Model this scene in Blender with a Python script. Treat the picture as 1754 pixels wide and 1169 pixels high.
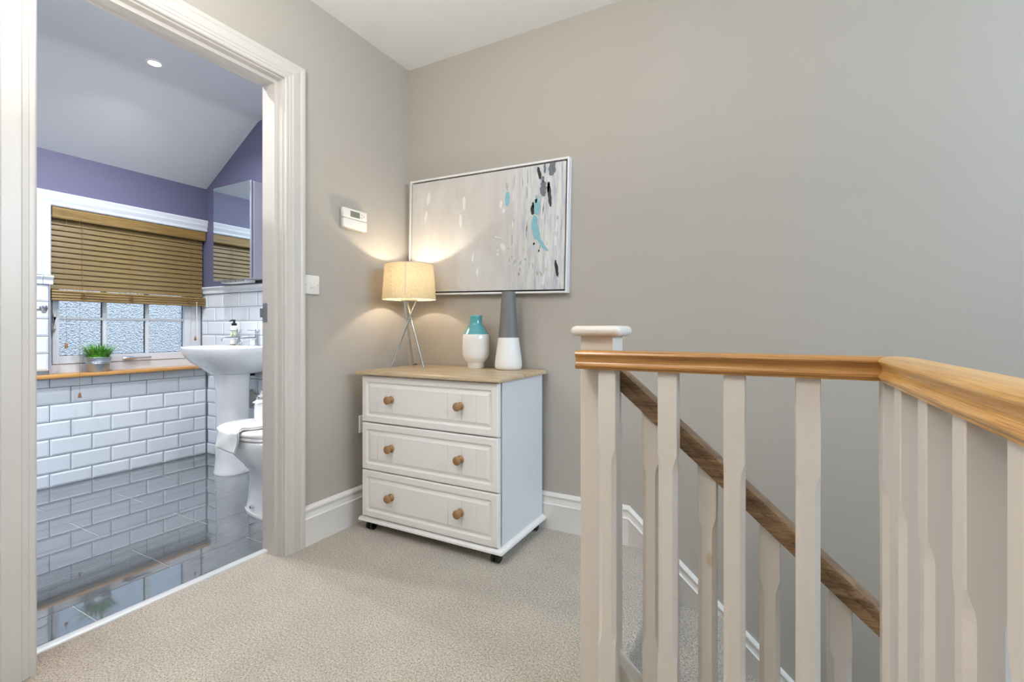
import bpy, bmesh, math, random
from mathutils import Vector, Matrix
random.seed(7)
S = bpy.context.scene
for o in list(bpy.data.objects): bpy.data.objects.remove(o)
C = S.collection
PI = math.pi

# ------------------------------------------------------------------ camera
H = 0.943
cd = bpy.data.cameras.new('camera'); cam = bpy.data.objects.new('camera', cd); C.objects.link(cam)
cd.sensor_fit = 'HORIZONTAL'; cd.sensor_width = 36; cd.lens = 815/1754*36
cd.shift_y = -19.5/1754; cd.clip_start = 0.02
cam.location = (0, 0, H); cam.rotation_euler = (PI/2, 0, math.radians(28.25))
S.camera = cam

# ------------------------------------------------------------------ light and exposure
vs = S.view_settings
S.display_settings.display_device = 'sRGB'
vs.view_transform = 'Standard'; vs.look = 'None'; vs.gamma = 1; vs.exposure = 0.0
vs.use_curve_mapping = False

W = bpy.data.worlds.new('world'); S.world = W; W.use_nodes = True
wn = W.node_tree; wn.nodes.clear()
wo = wn.nodes.new('ShaderNodeOutputWorld'); wb = wn.nodes.new('ShaderNodeBackground')
tc = wn.nodes.new('ShaderNodeTexCoord'); sx = wn.nodes.new('ShaderNodeSeparateXYZ')
wr = wn.nodes.new('ShaderNodeValToRGB')
e = wr.color_ramp.elements
e[0].position = 0.46; e[0].color = (0.16, 0.17, 0.17, 1)
e[1].position = 0.52; e[1].color = (0.72, 0.80, 0.90, 1)
e2 = wr.color_ramp.elements.new(1.0); e2.color = (0.45, 0.62, 0.90, 1)
mr = wn.nodes.new('ShaderNodeMath'); mr.operation = 'MULTIPLY_ADD'; mr.inputs[1].default_value = 0.5; mr.inputs[2].default_value = 0.5
wn.links.new(tc.outputs['Generated'], sx.inputs[0]); wn.links.new(sx.outputs['Z'], mr.inputs[0])
wn.links.new(mr.outputs[0], wr.inputs[0]); wn.links.new(wr.outputs[0], wb.inputs[0])
wb.inputs[1].default_value = 1.5
wn.links.new(wb.outputs[0], wo.inputs[0])

def area(name, loc, rot, sxx, syy, power, col, shape='RECTANGLE', spread=PI):
    l = bpy.data.lights.new(name, 'AREA'); l.shape = shape; l.size = sxx
    if shape == 'RECTANGLE': l.size_y = syy
    l.energy = power; l.color = col; l.spread = spread
    o = bpy.data.objects.new(name, l); C.objects.link(o); o.location = loc; o.rotation_euler = rot
    return o
def point(name, loc, power, col, r):
    l = bpy.data.lights.new(name, 'POINT'); l.energy = power; l.color = col; l.shadow_soft_size = r
    o = bpy.data.objects.new(name, l); C.objects.link(o); o.location = loc; return o
WARM = (1.0, 0.97, 0.93)
S.cycles.caustics_reflective = False
# daylight entering through the stairwell window opening in the far right wall
area('stairwell_daylight', (2.27, 0.9, 1.80), (0, PI/2, 0), 0.8, 1.8, 60, (0.62, 0.80, 1.0))
# added unseen fill lights over the landing: warm point, and disc brightening the ceiling
point('landing_fill_point', (-0.90, 0.12, 2.08), 20, WARM, 0.09)
area('landing_ceiling_fill', (-0.75, 0.02, 1.50), (PI, 0, 0), 0.34, 0.34, 37, WARM, 'DISK')
BATH = [(-2.95, 1.365), (-2.30, 1.20), (-2.95, 0.25), (-2.30, 0.10)]  # first is the real downlight; the other three are added unseen fill
for i, (x, y) in enumerate(BATH):
    area('bathroom_lamp_and_fill', (x, y, 2.388), (0, 0, 0), 0.05, 0.05, 15, (0.93, 0.95, 1.0), 'DISK', math.radians(148 if x < -2.5 else 180))

# ------------------------------------------------------------------ materials
def lin(c):
    return tuple(((v/255)/12.92 if v/255 <= 0.04045 else ((v/255+0.055)/1.055)**2.4) for v in c)
def base_mat(name):
    m = bpy.data.materials.new(name); m.use_nodes = True
    nt = m.node_tree; b = nt.nodes['Principled BSDF']
    return m, nt, b
def coords(nt, scale, kind='Object', rot=(0, 0, 0)):
    t = nt.nodes.new('ShaderNodeTexCoord'); mp = nt.nodes.new('ShaderNodeMapping')
    mp.inputs['Scale'].default_value = scale; mp.inputs['Rotation'].default_value = rot
    nt.links.new(t.outputs[kind], mp.inputs[0]); return mp.outputs[0]
def noise(nt, vec, scale, detail=3, rough=0.5, dist=0):
    n = nt.nodes.new('ShaderNodeTexNoise'); n.inputs['Scale'].default_value = scale
    n.inputs['Detail'].default_value = detail; n.inputs['Roughness'].default_value = rough
    n.inputs['Distortion'].default_value = dist
    nt.links.new(vec, n.inputs['Vector']); return n.outputs['Fac']
def ramp(nt, fac, stops):
    r = nt.nodes.new('ShaderNodeValToRGB'); el = r.color_ramp.elements
    el[0].position = stops[0][0]; el[0].color = (*stops[0][1], 1)
    el[1].position = stops[-1][0]; el[1].color = (*stops[-1][1], 1)
    for p, c in stops[1:-1]:
        q = el.new(p); q.color = (*c, 1)
    nt.links.new(fac, r.inputs[0]); return r.outputs[0]
def bump(nt, b, h, strength, dist):
    bp = nt.nodes.new('ShaderNodeBump'); bp.inputs['Strength'].default_value = strength
    bp.inputs['Distance'].default_value = dist
    nt.links.new(h, bp.inputs['Height']); nt.links.new(bp.outputs[0], b.inputs['Normal'])
def M(name, rgb, rough=0.5, metal=0, var=0.04, nscale=6, bs=0.0, bscale=200, bdist=0.001, coat=0, spec=0.5):
    m, nt, b = base_mat(name)
    c = lin(rgb)
    v = coords(nt, (1, 1, 1))
    f = noise(nt, v, nscale, 3)
    d = tuple(max(0, x*(1-var)) for x in c); l = tuple(min(1, x*(1+var)) for x in c)
    nt.links.new(ramp(nt, f, [(0.3, d), (0.7, l)]), b.inputs['Base Color'])
    b.inputs['Roughness'].default_value = rough; b.inputs['Metallic'].default_value = metal
    b.inputs['Coat Weight'].default_value = coat; b.inputs['Coat Roughness'].default_value = 0.03
    b.inputs['Specular IOR Level'].default_value = spec
    if bs: bump(nt, b, noise(nt, v, bscale, 4, 0.6), bs, bdist)
    return m
def wood(name, dark, mid, light, axis='X', rough=0.35, fine=1.0, coat=0.15):
    m, nt, b = base_mat(name)
    st = {'X': (0.6, 9, 9), 'Y': (9, 0.6, 9), 'Z': (9, 9, 0.6)}[axis]
    v = coords(nt, tuple(s*fine for s in st))
    f1 = noise(nt, v, 2.2, 6, 0.62, 0.9)
    st2 = {'X': (3, 150, 150), 'Y': (150, 3, 150), 'Z': (150, 150, 3)}[axis]
    f2 = noise(nt, coords(nt, tuple(s*fine for s in st2)), 3.0, 2, 0.5)
    mx = nt.nodes.new('ShaderNodeMath'); mx.operation = 'MULTIPLY_ADD'; mx.inputs[1].default_value = 0.45
    nt.links.new(f2, mx.inputs[0]); 
    ad = nt.nodes.new('ShaderNodeMath'); ad.operation = 'MULTIPLY'; ad.inputs[1].default_value = 0.6
    nt.links.new(f1, ad.inputs[0]); nt.links.new(ad.outputs[0], mx.inputs[2])
    nt.links.new(ramp(nt, mx.outputs[0], [(0.36, lin(dark)), (0.5, lin(mid)), (0.66, lin(light))]), b.inputs['Base Color'])
    b.inputs['Roughness'].default_value = rough; b.inputs['Coat Weight'].default_value = coat
    b.inputs['Coat Roughness'].default_value = 0.15
    bump(nt, b, f2, 0.12, 0.0006)
    return m

m_wall = M('greige_wall_paint', (180, 173, 163), 0.62, var=0.012, nscale=2, bs=0.06, bscale=350, bdist=0.0008, spec=0.35)
m_ceil = M('ceiling_white', (229, 229, 228), 0.8, var=0.01)
m_bceil = M('bathroom_ceiling_white', (216, 218, 220), 0.75, var=0.01, nscale=1.5)
m_purple = M('lavender_purple_paint', (101, 100, 127), 0.55, var=0.02, nscale=2, bs=0.05, bscale=300)
m_trim = M('white_gloss_trim', (206, 200, 192), 0.32, var=0.01, nscale=8)
m_skirt = M('white_gloss_skirting', (238, 233, 226), 0.32, var=0.01, nscale=8)
m_trimc = M('cool_white_gloss_trim', (212, 216, 221), 0.3, var=0.01)
m_pale = M('pale_bathroom_wall', (222, 224, 226), 0.5, var=0.01)
m_grout = M('grey_tile_grout', (112, 118, 124), 0.85, var=0.06, nscale=40, bs=0.1)
m_tile = M('white_metro_tile_glaze', (226, 232, 238), 0.09, var=0.01, nscale=3, bs=0.05, bscale=9, bdist=0.002, coat=0.4)
m_ceramic = M('white_ceramic', (246, 247, 248), 0.07, var=0.005, coat=0.5)
m_seat = M('white_plastic_seat', (236, 236, 236), 0.18, var=0.005)
m_chrome = M('polished_chrome', (205, 208, 212), 0.1, 1, var=0.02)
m_steel = M('brushed_steel', (170, 172, 172), 0.3, 1, var=0.05, nscale=30)
m_black = M('black_plastic', (22, 22, 23), 0.35, var=0.1, nscale=20)
m_dark = M('dark_gap', (30, 28, 27), 0.8)
m_wplastic = M('white_plastic', (232, 229, 222), 0.28, var=0.008)
m_lcd = M('grey_green_display', (122, 126, 114), 0.2, var=0.06, nscale=60)
m_greyp = M('pale_grey_button', (196, 192, 184), 0.4, var=0.02)
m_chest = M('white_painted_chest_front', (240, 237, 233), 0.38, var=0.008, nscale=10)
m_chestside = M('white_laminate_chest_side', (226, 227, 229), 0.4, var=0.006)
m_cab = M('satin_grey_cabinet_side', (156, 158, 165), 0.4, var=0.01)
m_silver = M('satin_aluminium', (190, 194, 200), 0.25, 0.85, var=0.02)
m_mirror = M('mirror_silvering', (212, 222, 228), 0.015, 1, var=0.0)
m_teal = M('teal_glaze', (86, 158, 164), 0.16, var=0.1, nscale=14, coat=0.5)
m_vwhite = M('white_vase_glaze', (232, 227, 221), 0.14, var=0.01, coat=0.5)
m_vgrey = M('matt_grey_glaze', (112, 111, 111), 0.5, var=0.05, nscale=20)
m_vmatt = M('matt_white_glaze', (232, 230, 227), 0.4, var=0.01)
m_frame = M('white_picture_frame', (232, 231, 230), 0.35, var=0.01)
m_galv = M('galvanised_zinc', (168, 178, 186), 0.38, 0.7, var=0.14, nscale=22)
m_towel = M('white_terry_cotton', (238, 238, 238), 0.95, var=0.03, nscale=60, bs=0.7, bscale=420, bdist=0.003)
m_tissue = M('white_tissue', (240, 240, 240), 0.9, var=0.02, bs=0.3, bscale=150, bdist=0.002)
m_label = M('cream_bottle', (230, 228, 220), 0.35, var=0.01)
m_cord = M('tan_blind_cord', (150, 112, 70), 0.8, var=0.1)
m_tassel = M('wooden_tassel', (150, 104, 62), 0.45, var=0.1, nscale=40)
m_base = M('tan_bottle_base', (168, 142, 112), 0.5)

m_oak_f = wood('oak_handrail_shaded', (112, 72, 30), (170, 118, 58), (200, 150, 82), 'X', 0.3)  # same oak as the side run, its shade put into a darker tone
m_oak_s = wood('oak_handrail_lit', (160, 110, 48), (206, 156, 82), (226, 184, 116), 'Y', 0.3, 1.4)  # brighter copy of that oak, light on the side run painted in
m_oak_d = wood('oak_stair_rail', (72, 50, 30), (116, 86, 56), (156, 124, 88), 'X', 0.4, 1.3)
m_sill = wood('oak_window_sill', (168, 112, 48), (200, 144, 74), (216, 164, 96), 'Y', 0.35)
m_top = wood('limed_oak_top', (150, 128, 98), (186, 164, 132), (206, 188, 158), 'X', 0.38, 1.1, 0.05)
m_knob = wood('turned_oak_knob', (112, 78, 44), (154, 114, 72), (176, 136, 92), 'Z', 0.4, 6)
m_slat = wood('bamboo_blind_slat', (102, 84, 50), (122, 102, 62), (136, 116, 74), 'Y', 0.42, 1.0)
m_val = wood('bamboo_valance', (96, 72, 32), (134, 106, 56), (156, 130, 78), 'Y', 0.4, 1.6)

# painted softwood with faint knots showing through
def knotty(name, rgb):
    m, nt, b = base_mat(name)
    v = coords(nt, (7, 7, 3.2))
    vo = nt.nodes.new('ShaderNodeTexVoronoi'); vo.inputs['Scale'].default_value = 1.0
    nt.links.new(v, vo.inputs['Vector'])
    c = lin(rgb); k = lin((196, 176, 146))
    col = ramp(nt, vo.outputs['Distance'], [(0.0, tuple(a*.93 for a in k)), (0.045, tuple(a*.5+q*.5 for a, q in zip(k, c))), (0.075, c)])
    mixn = nt.nodes.new('ShaderNodeMix'); mixn.data_type = 'RGBA'
    f = noise(nt, coords(nt, (3, 3, 1)), 1.7, 2)
    mm = nt.nodes.new('ShaderNodeMath'); mm.operation = 'GREATER_THAN'; mm.inputs[1].default_value = 0.5
    nt.links.new(f, mm.inputs[0]); nt.links.new(mm.outputs[0], mixn.inputs[0])
    mixn.inputs[6].default_value = (*c, 1); nt.links.new(col, mixn.inputs[7])
    nt.links.new(mixn.outputs[2], b.inputs['Base Color'])
    b.inputs['Roughness'].default_value = 0.36
    bump(nt, b, noise(nt, coords(nt, (60, 60, 4)), 2, 3), 0.04, 0.0004)
    return m
m_bal = knotty('white_painted_softwood', (222, 214, 204))

# carpet
m_carpet, nt, b = base_mat('beige_twist_carpet')
v = coords(nt, (1, 1, 1))
fa = noise(nt, v, 170, 3, 0.7); fb_ = noise(nt, v, 420, 2, 0.6)
ma = nt.nodes.new('ShaderNodeMath'); ma.operation = 'MULTIPLY_ADD'; ma.inputs[1].default_value = 0.45
mb = nt.nodes.new('ShaderNodeMath'); mb.operation = 'MULTIPLY'; mb.inputs[1].default_value = 0.55
nt.links.new(fa, mb.inputs[0]); nt.links.new(fb_, ma.inputs[0]); nt.links.new(mb.outputs[0], ma.inputs[2]); f1 = ma.outputs[0]
f2 = noise(nt, v, 6, 4, 0.6)
cc = ramp(nt, f1, [(0.36, lin((118, 104, 88))), (0.43, lin((180, 168, 151))), (0.51, lin((220, 209, 193))), (0.62, lin((252, 244, 232)))])
c2 = ramp(nt, f2, [(0.3, (0.92, 0.92, 0.92)), (0.7, (1.05, 1.04, 1.03))])
mx = nt.nodes.new('ShaderNodeMix'); mx.data_type = 'RGBA'; mx.blend_type = 'MULTIPLY'; mx.inputs[0].default_value = 1
nt.links.new(cc, mx.inputs[6]); nt.links.new(c2, mx.inputs[7])
# brown soiling of the pile by the left door jamb
tcs = nt.nodes.new('ShaderNodeTexCoord'); vd = nt.nodes.new('ShaderNodeVectorMath'); vd.operation = 'DISTANCE'; vd.inputs[1].default_value = (-1.86, 0.54, 0)
nt.links.new(tcs.outputs['Object'], vd.inputs[0])
mrs = nt.nodes.new('ShaderNodeMapRange'); mrs.inputs[1].default_value = 0.30; mrs.inputs[2].default_value = 0.02
nt.links.new(vd.outputs['Value'], mrs.inputs[0])
f4 = noise(nt, v, 16, 4, 0.7); mm4 = nt.nodes.new('ShaderNodeMath'); mm4.operation = 'MULTIPLY'; nt.links.new(mrs.outputs[0], mm4.inputs[0]); nt.links.new(f4, mm4.inputs[1])
st4 = nt.nodes.new('ShaderNodeMix'); st4.data_type = 'RGBA'; st4.blend_type = 'MULTIPLY'; nt.links.new(mm4.outputs[0], st4.inputs[0])
nt.links.new(mx.outputs[2], st4.inputs[6]); st4.inputs[7].default_value = (0.42, 0.31, 0.20, 1)
nt.links.new(st4.outputs[2], b.inputs['Base Color'])
b.inputs['Roughness'].default_value = 0.98; b.inputs['Specular IOR Level'].default_value = 0.1
b.inputs['Sheen Weight'].default_value = 0.2
bump(nt, b, f1, 1.0, 0.012)

# polished grey porcelain floor tile
m_ftile, nt, b = base_mat('polished_grey_porcelain')
v = coords(nt, (1, 1, 1), 'Object')
f1 = noise(nt, v, 320, 2, 0.6); f2 = noise(nt, coords(nt, (30, 3, 30)), 3, 4)
mm = nt.nodes.new('ShaderNodeMath'); mm.operation = 'MULTIPLY_ADD'; mm.inputs[1].default_value = 0.5
nt.links.new(f1, mm.inputs[0])
m3 = nt.nodes.new('ShaderNodeMath'); m3.operation = 'MULTIPLY'; m3.inputs[1].default_value = 0.5
nt.links.new(f2, m3.inputs[0]); nt.links.new(m3.outputs[0], mm.inputs[2])
nt.links.new(ramp(nt, mm.outputs[0], [(0.36, lin((90, 95, 99))), (0.64, lin((108, 113, 117)))]), b.inputs['Base Color'])
b.inputs['Roughness'].default_value = 0.012; b.inputs['Specular IOR Level'].default_value = 0.9
b.inputs['Coat Weight'].default_value = 0.7; b.inputs['Coat Roughness'].default_value = 0.0
m_fgrout = M('pale_floor_grout', (186, 188, 186), 0.7, var=0.04, nscale=30)

# obscured window glass: rippled, part clear part diffusing
m_glass = bpy.data.materials.new('rippled_obscure_glass'); m_glass.use_nodes = True
nt = m_glass.node_tree; nt.nodes.clear()
out = nt.nodes.new('ShaderNodeOutputMaterial')
rf = nt.nodes.new('ShaderNodeBsdfRefraction'); rf.inputs['IOR'].default_value = 1.45; rf.inputs['Roughness'].default_value = 0.07
rf.inputs['Color'].default_value = (0.80, 0.88, 0.97, 1)
tr = nt.nodes.new('ShaderNodeBsdfTranslucent'); tr.inputs['Color'].default_value = (0.78, 0.86, 0.98, 1)
gl = nt.nodes.new('ShaderNodeBsdfGlossy'); gl.inputs['Roughness'].default_value = 0.06
v = coords(nt, (1, 1, 1)); bp = nt.nodes.new('ShaderNodeBump'); bp.inputs['Strength'].default_value = 1.0; bp.inputs['Distance'].default_value = 0.013
nt.links.new(noise(nt, v, 100, 1, 0.4, 0.6), bp.inputs['Height'])
for n_ in (rf, gl): nt.links.new(bp.outputs[0], n_.inputs['Normal'])
mx1 = nt.nodes.new('ShaderNodeMixShader'); mx1.inputs[0].default_value = 0.22
nt.links.new(rf.outputs[0], mx1.inputs[1]); nt.links.new(tr.outputs[0], mx1.inputs[2])
fr = nt.nodes.new('ShaderNodeFresnel'); nt.links.new(bp.outputs[0], fr.inputs['Normal']); fr.inputs[0].default_value = 1.45
mx2 = nt.nodes.new('ShaderNodeMixShader'); nt.links.new(fr.outputs[0], mx2.inputs[0])
nt.links.new(mx1.outputs[0], mx2.inputs[1]); nt.links.new(gl.outputs[0], mx2.inputs[2])
nt.links.new(mx2.outputs[0], out.inputs[0])

# linen lamp shade
m_shade, nt, b = base_mat('cream_linen_shade')
w1 = noise(nt, coords(nt, (60, 60, 420)), 2.4, 3, 0.7); w2 = noise(nt, coords(nt, (300, 300, 60)), 1.6, 3, 0.7)
mm = nt.nodes.new('ShaderNodeMath'); mm.operation = 'ADD'; nt.links.new(w1, mm.inputs[0]); nt.links.new(w2, mm.inputs[1])
mh = nt.nodes.new('ShaderNodeMath'); mh.operation = 'MULTIPLY'; mh.inputs[1].default_value = 0.5; nt.links.new(mm.outputs[0], mh.inputs[0])
col = ramp(nt, mh.outputs[0], [(0.36, lin((184, 160, 118))), (0.64, lin((232, 214, 176)))])
nt.links.new(col, b.inputs['Base Color']); b.inputs['Roughness'].default_value = 0.9
bump(nt, b, mh.outputs[0], 0.4, 0.001)
trn = nt.nodes.new('ShaderNodeBsdfTranslucent'); nt.links.new(col, trn.inputs['Color'])
ms = nt.nodes.new('ShaderNodeMixShader'); ms.inputs[0].default_value = 0.11
nt.links.new(b.outputs[0], ms.inputs[1]); nt.links.new(trn.outputs[0], ms.inputs[2])
nt.links.new(ms.outputs[0], nt.nodes['Material Output'].inputs[0])
m_shadein = M('white_shade_lining', (240, 234, 220), 0.8)

def emis(name, col, st):
    m = bpy.data.materials.new(name); m.use_nodes = True; nt = m.node_tree; nt.nodes.clear()
    o = nt.nodes.new('ShaderNodeOutputMaterial'); e = nt.nodes.new('ShaderNodeEmission')
    e.inputs[0].default_value = (*col, 1); e.inputs[1].default_value = st
    nt.links.new(e.outputs[0], o.inputs[0]); return m
m_bulb = emis('lit_bulb', (1, 0.85, 0.62), 4)
m_led = emis('lit_downlight', (0.95, 0.98, 1), 12)

# canvas paint
m_canvas, nt, b = base_mat('pale_streaked_canvas_paint')
v1 = coords(nt, (3.5, 1, 1.3)); f1 = noise(nt, v1, 2.0, 6, 0.65, 0.4)
v2 = coords(nt, (26, 1, 3)); f2 = noise(nt, v2, 1.7, 5, 0.7, 0.3)
t = nt.nodes.new('ShaderNodeTexCoord'); sp = nt.nodes.new('ShaderNodeSeparateXYZ'); nt.links.new(t.outputs['Object'], sp.inputs[0])
mrg = nt.nodes.new('ShaderNodeMapRange'); mrg.inputs[1].default_value = 0.08; mrg.inputs[2].default_value = 0.36
nt.links.new(sp.outputs['X'], mrg.inputs[0])
colA = ramp(nt, f1, [(0.3, lin((196, 191, 185))), (0.5, lin((203, 199, 194))), (0.7, lin((210, 208, 206)))])
colB = ramp(nt, f2, [(0.28, lin((138, 142, 160))), (0.42, lin((188, 191, 200))), (0.55, lin((212, 213, 210))), (0.72, lin((228, 227, 222)))])
mx = nt.nodes.new('ShaderNodeMix'); mx.data_type = 'RGBA'
nt.links.new(mrg.outputs[0], mx.inputs[0]); nt.links.new(colA, mx.inputs[6]); nt.links.new(colB, mx.inputs[7])
nt.links.new(mx.outputs[2], b.inputs['Base Color']); b.inputs['Roughness'].default_value = 0.5
bump(nt, b, f2, 0.3, 0.002)
m_pteal = M('teal_oil_paint', (134, 188, 198), 0.45, var=0.06, nscale=40, bs=0.3, bscale=60)
m_pblack = M('black_oil_paint', (38, 34, 34), 0.4, var=0.3, nscale=50, bs=0.3, bscale=60)
m_pgrey = M('slate_oil_paint', (104, 110, 120), 0.45, var=0.2, nscale=40, bs=0.3, bscale=60)
m_pwhite = M('white_oil_paint', (226, 225, 222), 0.45, var=0.03, nscale=40, bs=0.3, bscale=60)
m_pyel = M('ochre_oil_paint', (204, 196, 170), 0.5, var=0.06, nscale=40)
m_pmid = M('soft_grey_oil_paint', (172, 174, 172), 0.5, var=0.08, nscale=40)

m_grass, nt, b = base_mat('green_grass_blade')
oi = nt.nodes.new('ShaderNodeTexCoord')
f = noise(nt, coords(nt, (1, 1, 1)), 45, 2)
nt.links.new(ramp(nt, f, [(0.3, lin((40, 110, 36))), (0.5, lin((92, 172, 52))), (0.7, lin((176, 220, 84)))]), b.inputs['Base Color'])
b.inputs['Roughness'].default_value = 0.45

# ------------------------------------------------------------------ helpers
def link(name, me, parent=None):
    o = bpy.data.objects.new(name, me); C.objects.link(o)
    if parent: o.parent = parent
    return o
def obj(name, bm, mats, parent=None, smooth=False, loc=None, angle=35):
    bmesh.ops.remove_doubles(bm, verts=bm.verts, dist=1e-6)
    bmesh.ops.recalc_face_normals(bm, faces=bm.faces)
    me = bpy.data.meshes.new(name); bm.to_mesh(me); bm.free()
    if not isinstance(mats, (list, tuple)): mats = [mats]
    for m in mats: me.materials.append(m)
    if smooth:
        for p in me.polygons: p.use_smooth = True
        me.set_sharp_from_angle(angle=math.radians(angle))
    o = link(name, me, parent)
    if loc: o.location = loc
    return o
def tag(o, label, cat, group=None):
    o['label'] = label; o['category'] = cat
    if group: o['group'] = group
    return o
def thing(name, label, cat, loc=(0, 0, 0), rot=(0, 0, 0), group=None):
    o = link(name, None); o.location = loc; o.rotation_euler = rot; o.empty_display_size = 0.05
    return tag(o, label, cat, group)
def struct(o): o['kind'] = 'structure'; return o
def sempty(name, loc=(0, 0, 0)):
    o = link(name, None); o.location = loc; o['kind'] = 'structure'; o.empty_display_size = 0.05; return o
def rel(parent, p):          # world point -> parent's local (parent unrotated)
    return tuple(a-b for a, b in zip(p, parent.location))
def box(bm, a, b, bev=0, seg=2, mi=0, off=(0, 0, 0)):
    a = [a[i]-off[i] for i in range(3)]; b = [b[i]-off[i] for i in range(3)]
    vs_ = [bm.verts.new((x, y, z)) for x in (a[0], b[0]) for y in (a[1], b[1]) for z in (a[2], b[2])]
    idx = [(0, 1, 3, 2), (4, 6, 7, 5), (0, 4, 5, 1), (2, 3, 7, 6), (0, 2, 6, 4), (1, 5, 7, 3)]
    fs = [bm.faces.new([vs_[i] for i in q]) for q in idx]
    for f in fs: f.material_index = mi
    bmesh.ops.recalc_face_normals(bm, faces=fs)
    if bev:
        es = list({e for f in fs for e in f.edges})
        r = bmesh.ops.bevel(bm, geom=es, offset=bev, segments=seg, profile=0.5, affect='EDGES', clamp_overlap=True)
        for f in r['faces']: f.material_index = mi
def B(): return bmesh.new()
def bxo(name, a, b, mat, parent=None, bev=0, seg=2, smooth=None):
    bm = B(); off = (0, 0, 0)
    box(bm, a, b, bev, seg)
    return obj(name, bm, mat, parent, smooth=bool(bev) if smooth is None else smooth)
def loft(bm, rings, cap=(True, True), closed=True, mi=0):
    R = [[bm.verts.new(p) for p in r] for r in rings]
    n = len(R[0])
    for i in range(len(R)-1):
        for j in range(n if closed else n-1):
            k = (j+1) % n
            f = bm.faces.new((R[i][j], R[i][k], R[i+1][k], R[i+1][j])); f.material_index = mi
    if cap[0] and closed: bm.faces.new(R[0]).material_index = mi
    if cap[1] and closed: bm.faces.new(R[-1]).material_index = mi
    return R
def lathe(bm, prof, c=(0, 0, 0), n=32, cap=(True, True), mi=0):
    rings = [[(c[0]+r*math.cos(2*PI*j/n), c[1]+r*math.sin(2*PI*j/n), c[2]+z) for j in range(n)] for r, z in prof]
    return loft(bm, rings, cap, mi=mi)
def tube(bm, pts, r, n=10, cap=True, mi=0):
    pts = [Vector(p) for p in pts]; rings = []
    up = Vector((0, 0, 1))
    for i, p in enumerate(pts):
        d = (pts[min(i+1, len(pts)-1)]-pts[max(i-1, 0)]).normalized()
        u = d.cross(up); 
        if u.length < 1e-3: u = d.cross(Vector((1, 0, 0)))
        u.normalize(); w = d.cross(u).normalized()
        rr = r[i] if isinstance(r, (list, tuple)) else r
        rings.append([tuple(p+u*rr*math.cos(2*PI*j/n)+w*rr*math.sin(2*PI*j/n)) for j in range(n)])
    loft(bm, rings, (cap, cap), mi=mi)
def prism(bm, prof, fn, t0, t1, cap=True):
    """prof list of (a,b); fn(a,b,t)->point; t0/t1 may be functions of (a,b)"""
    g = lambda t, a, b: t(a, b) if callable(t) else t
    loft(bm, [[fn(a, b, g(t0, a, b)) for a, b in prof], [fn(a, b, g(t1, a, b)) for a, b in prof]], (cap, cap))
def superD(a, bf, bb, cx, cy, z, n=40, nf=2.3, nb=5):
    """D outline: half width a along X, front depth bf (towards -Y), back depth bb"""
    out = []
    for j in range(n):
        t = 2*PI*j/n; c, s = math.cos(t), math.sin(t)
        e = 2/(nf if s < 0 else nb)
        x = a*math.copysign(abs(c)**e, c); y = (bf if s < 0 else bb)*math.copysign(abs(s)**e, s)
        out.append((cx+x, cy+y, z))
    return out

# ------------------------------------------------------------------ setting: shell
XL, XB, YB = -1.78, -1.905, 2.083      # landing door wall faces, back wall
XW = -3.75                              # bathroom window wall tile face
CZ = 2.40
XR = 2.30; YF = -1.30; ZL = -2.6
O0, O1, OZ = 0.523, 1.290, 1.985        # door opening in the door wall
# floor (carpet, two rectangles round the stairwell), nosing rounded
bm = B()
box(bm, (-1.868, YF, -0.03), (0.245, 1.145, 0.0), 0.0)
box(bm, (XL, 1.145, -0.03), (-0.375, YB, 0.0), 0.0)
box(bm, (-1.868, 1.145, -0.03), (XL, O1, 0.0), 0.0)
box(bm, (-0.395, 1.205, -0.22), (-0.373, YB-0.019, -0.03), 0.0)
prism(bm, [(0.0, 0.0), (0.010, -0.002), (0.018, -0.008), (0.022, -0.018), (0.018, -0.030), (0.0, -0.035)],
      lambda a, b_, t: (-0.375+a, t, b_), 1.145, YB)
struct(obj('floor', bm, m_carpet))
# subfloor and stairwell faces under the landing
bm = B()
box(bm, (-1.9, YF, -0.25), (0.235, 1.15, -0.03)); box(bm, (-1.9, 1.15, -0.25), (-0.397, YB, -0.03))
struct(obj('trim_9', bm, m_trim))
bm = B(); box(bm, (0.20, YF, ZL), (0.232, 1.145, -0.25)); box(bm, (-1.9, 1.10, ZL), (0.232, 1.13, -0.25))
struct(obj('wall_stairwell', bm, m_wall))
struct(bxo('floor_lower', (-1.9, YF, ZL-0.05), (XR, YB, ZL), m_carpet))
struct(bxo('ceiling', (XL-0.06, YF-0.1, CZ), (XR+0.1, YB+0.1, CZ+0.1), m_ceil))
struct(bxo('wall_back', (XL-0.06, YB, ZL), (XR+0.1, YB+0.12, CZ), m_wall))
struct(bxo('wall_front', (XL-0.06, YF-0.1, ZL), (XR+0.1, YF, CZ), m_wall))
bm = B()   # right wall with a window opening
wy0, wy1, wz0, wz1 = 0.0, 1.8, 1.38, 2.22
box(bm, (XR, YF, ZL), (XR+0.1, YB, wz0)); box(bm, (XR, YF, wz1), (XR+0.1, YB, CZ))
box(bm, (XR, YF, wz0), (XR+0.1, wy0, wz1)); box(bm, (XR, wy1, wz0), (XR+0.1, YB, wz1))
struct(obj('wall_right', bm, m_wall))
bm = B()
for a in (wy0, (wy0+wy1)/2-0.02, wy1-0.04): box(bm, (XR+0.03, a, wz0), (XR+0.07, a+0.04, wz1))
for a in (wz0, wz1-0.04): box(bm, (XR+0.03, wy0, a), (XR+0.07, wy1, a+0.04))
struct(obj('window_2', bm, m_trim))
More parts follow.
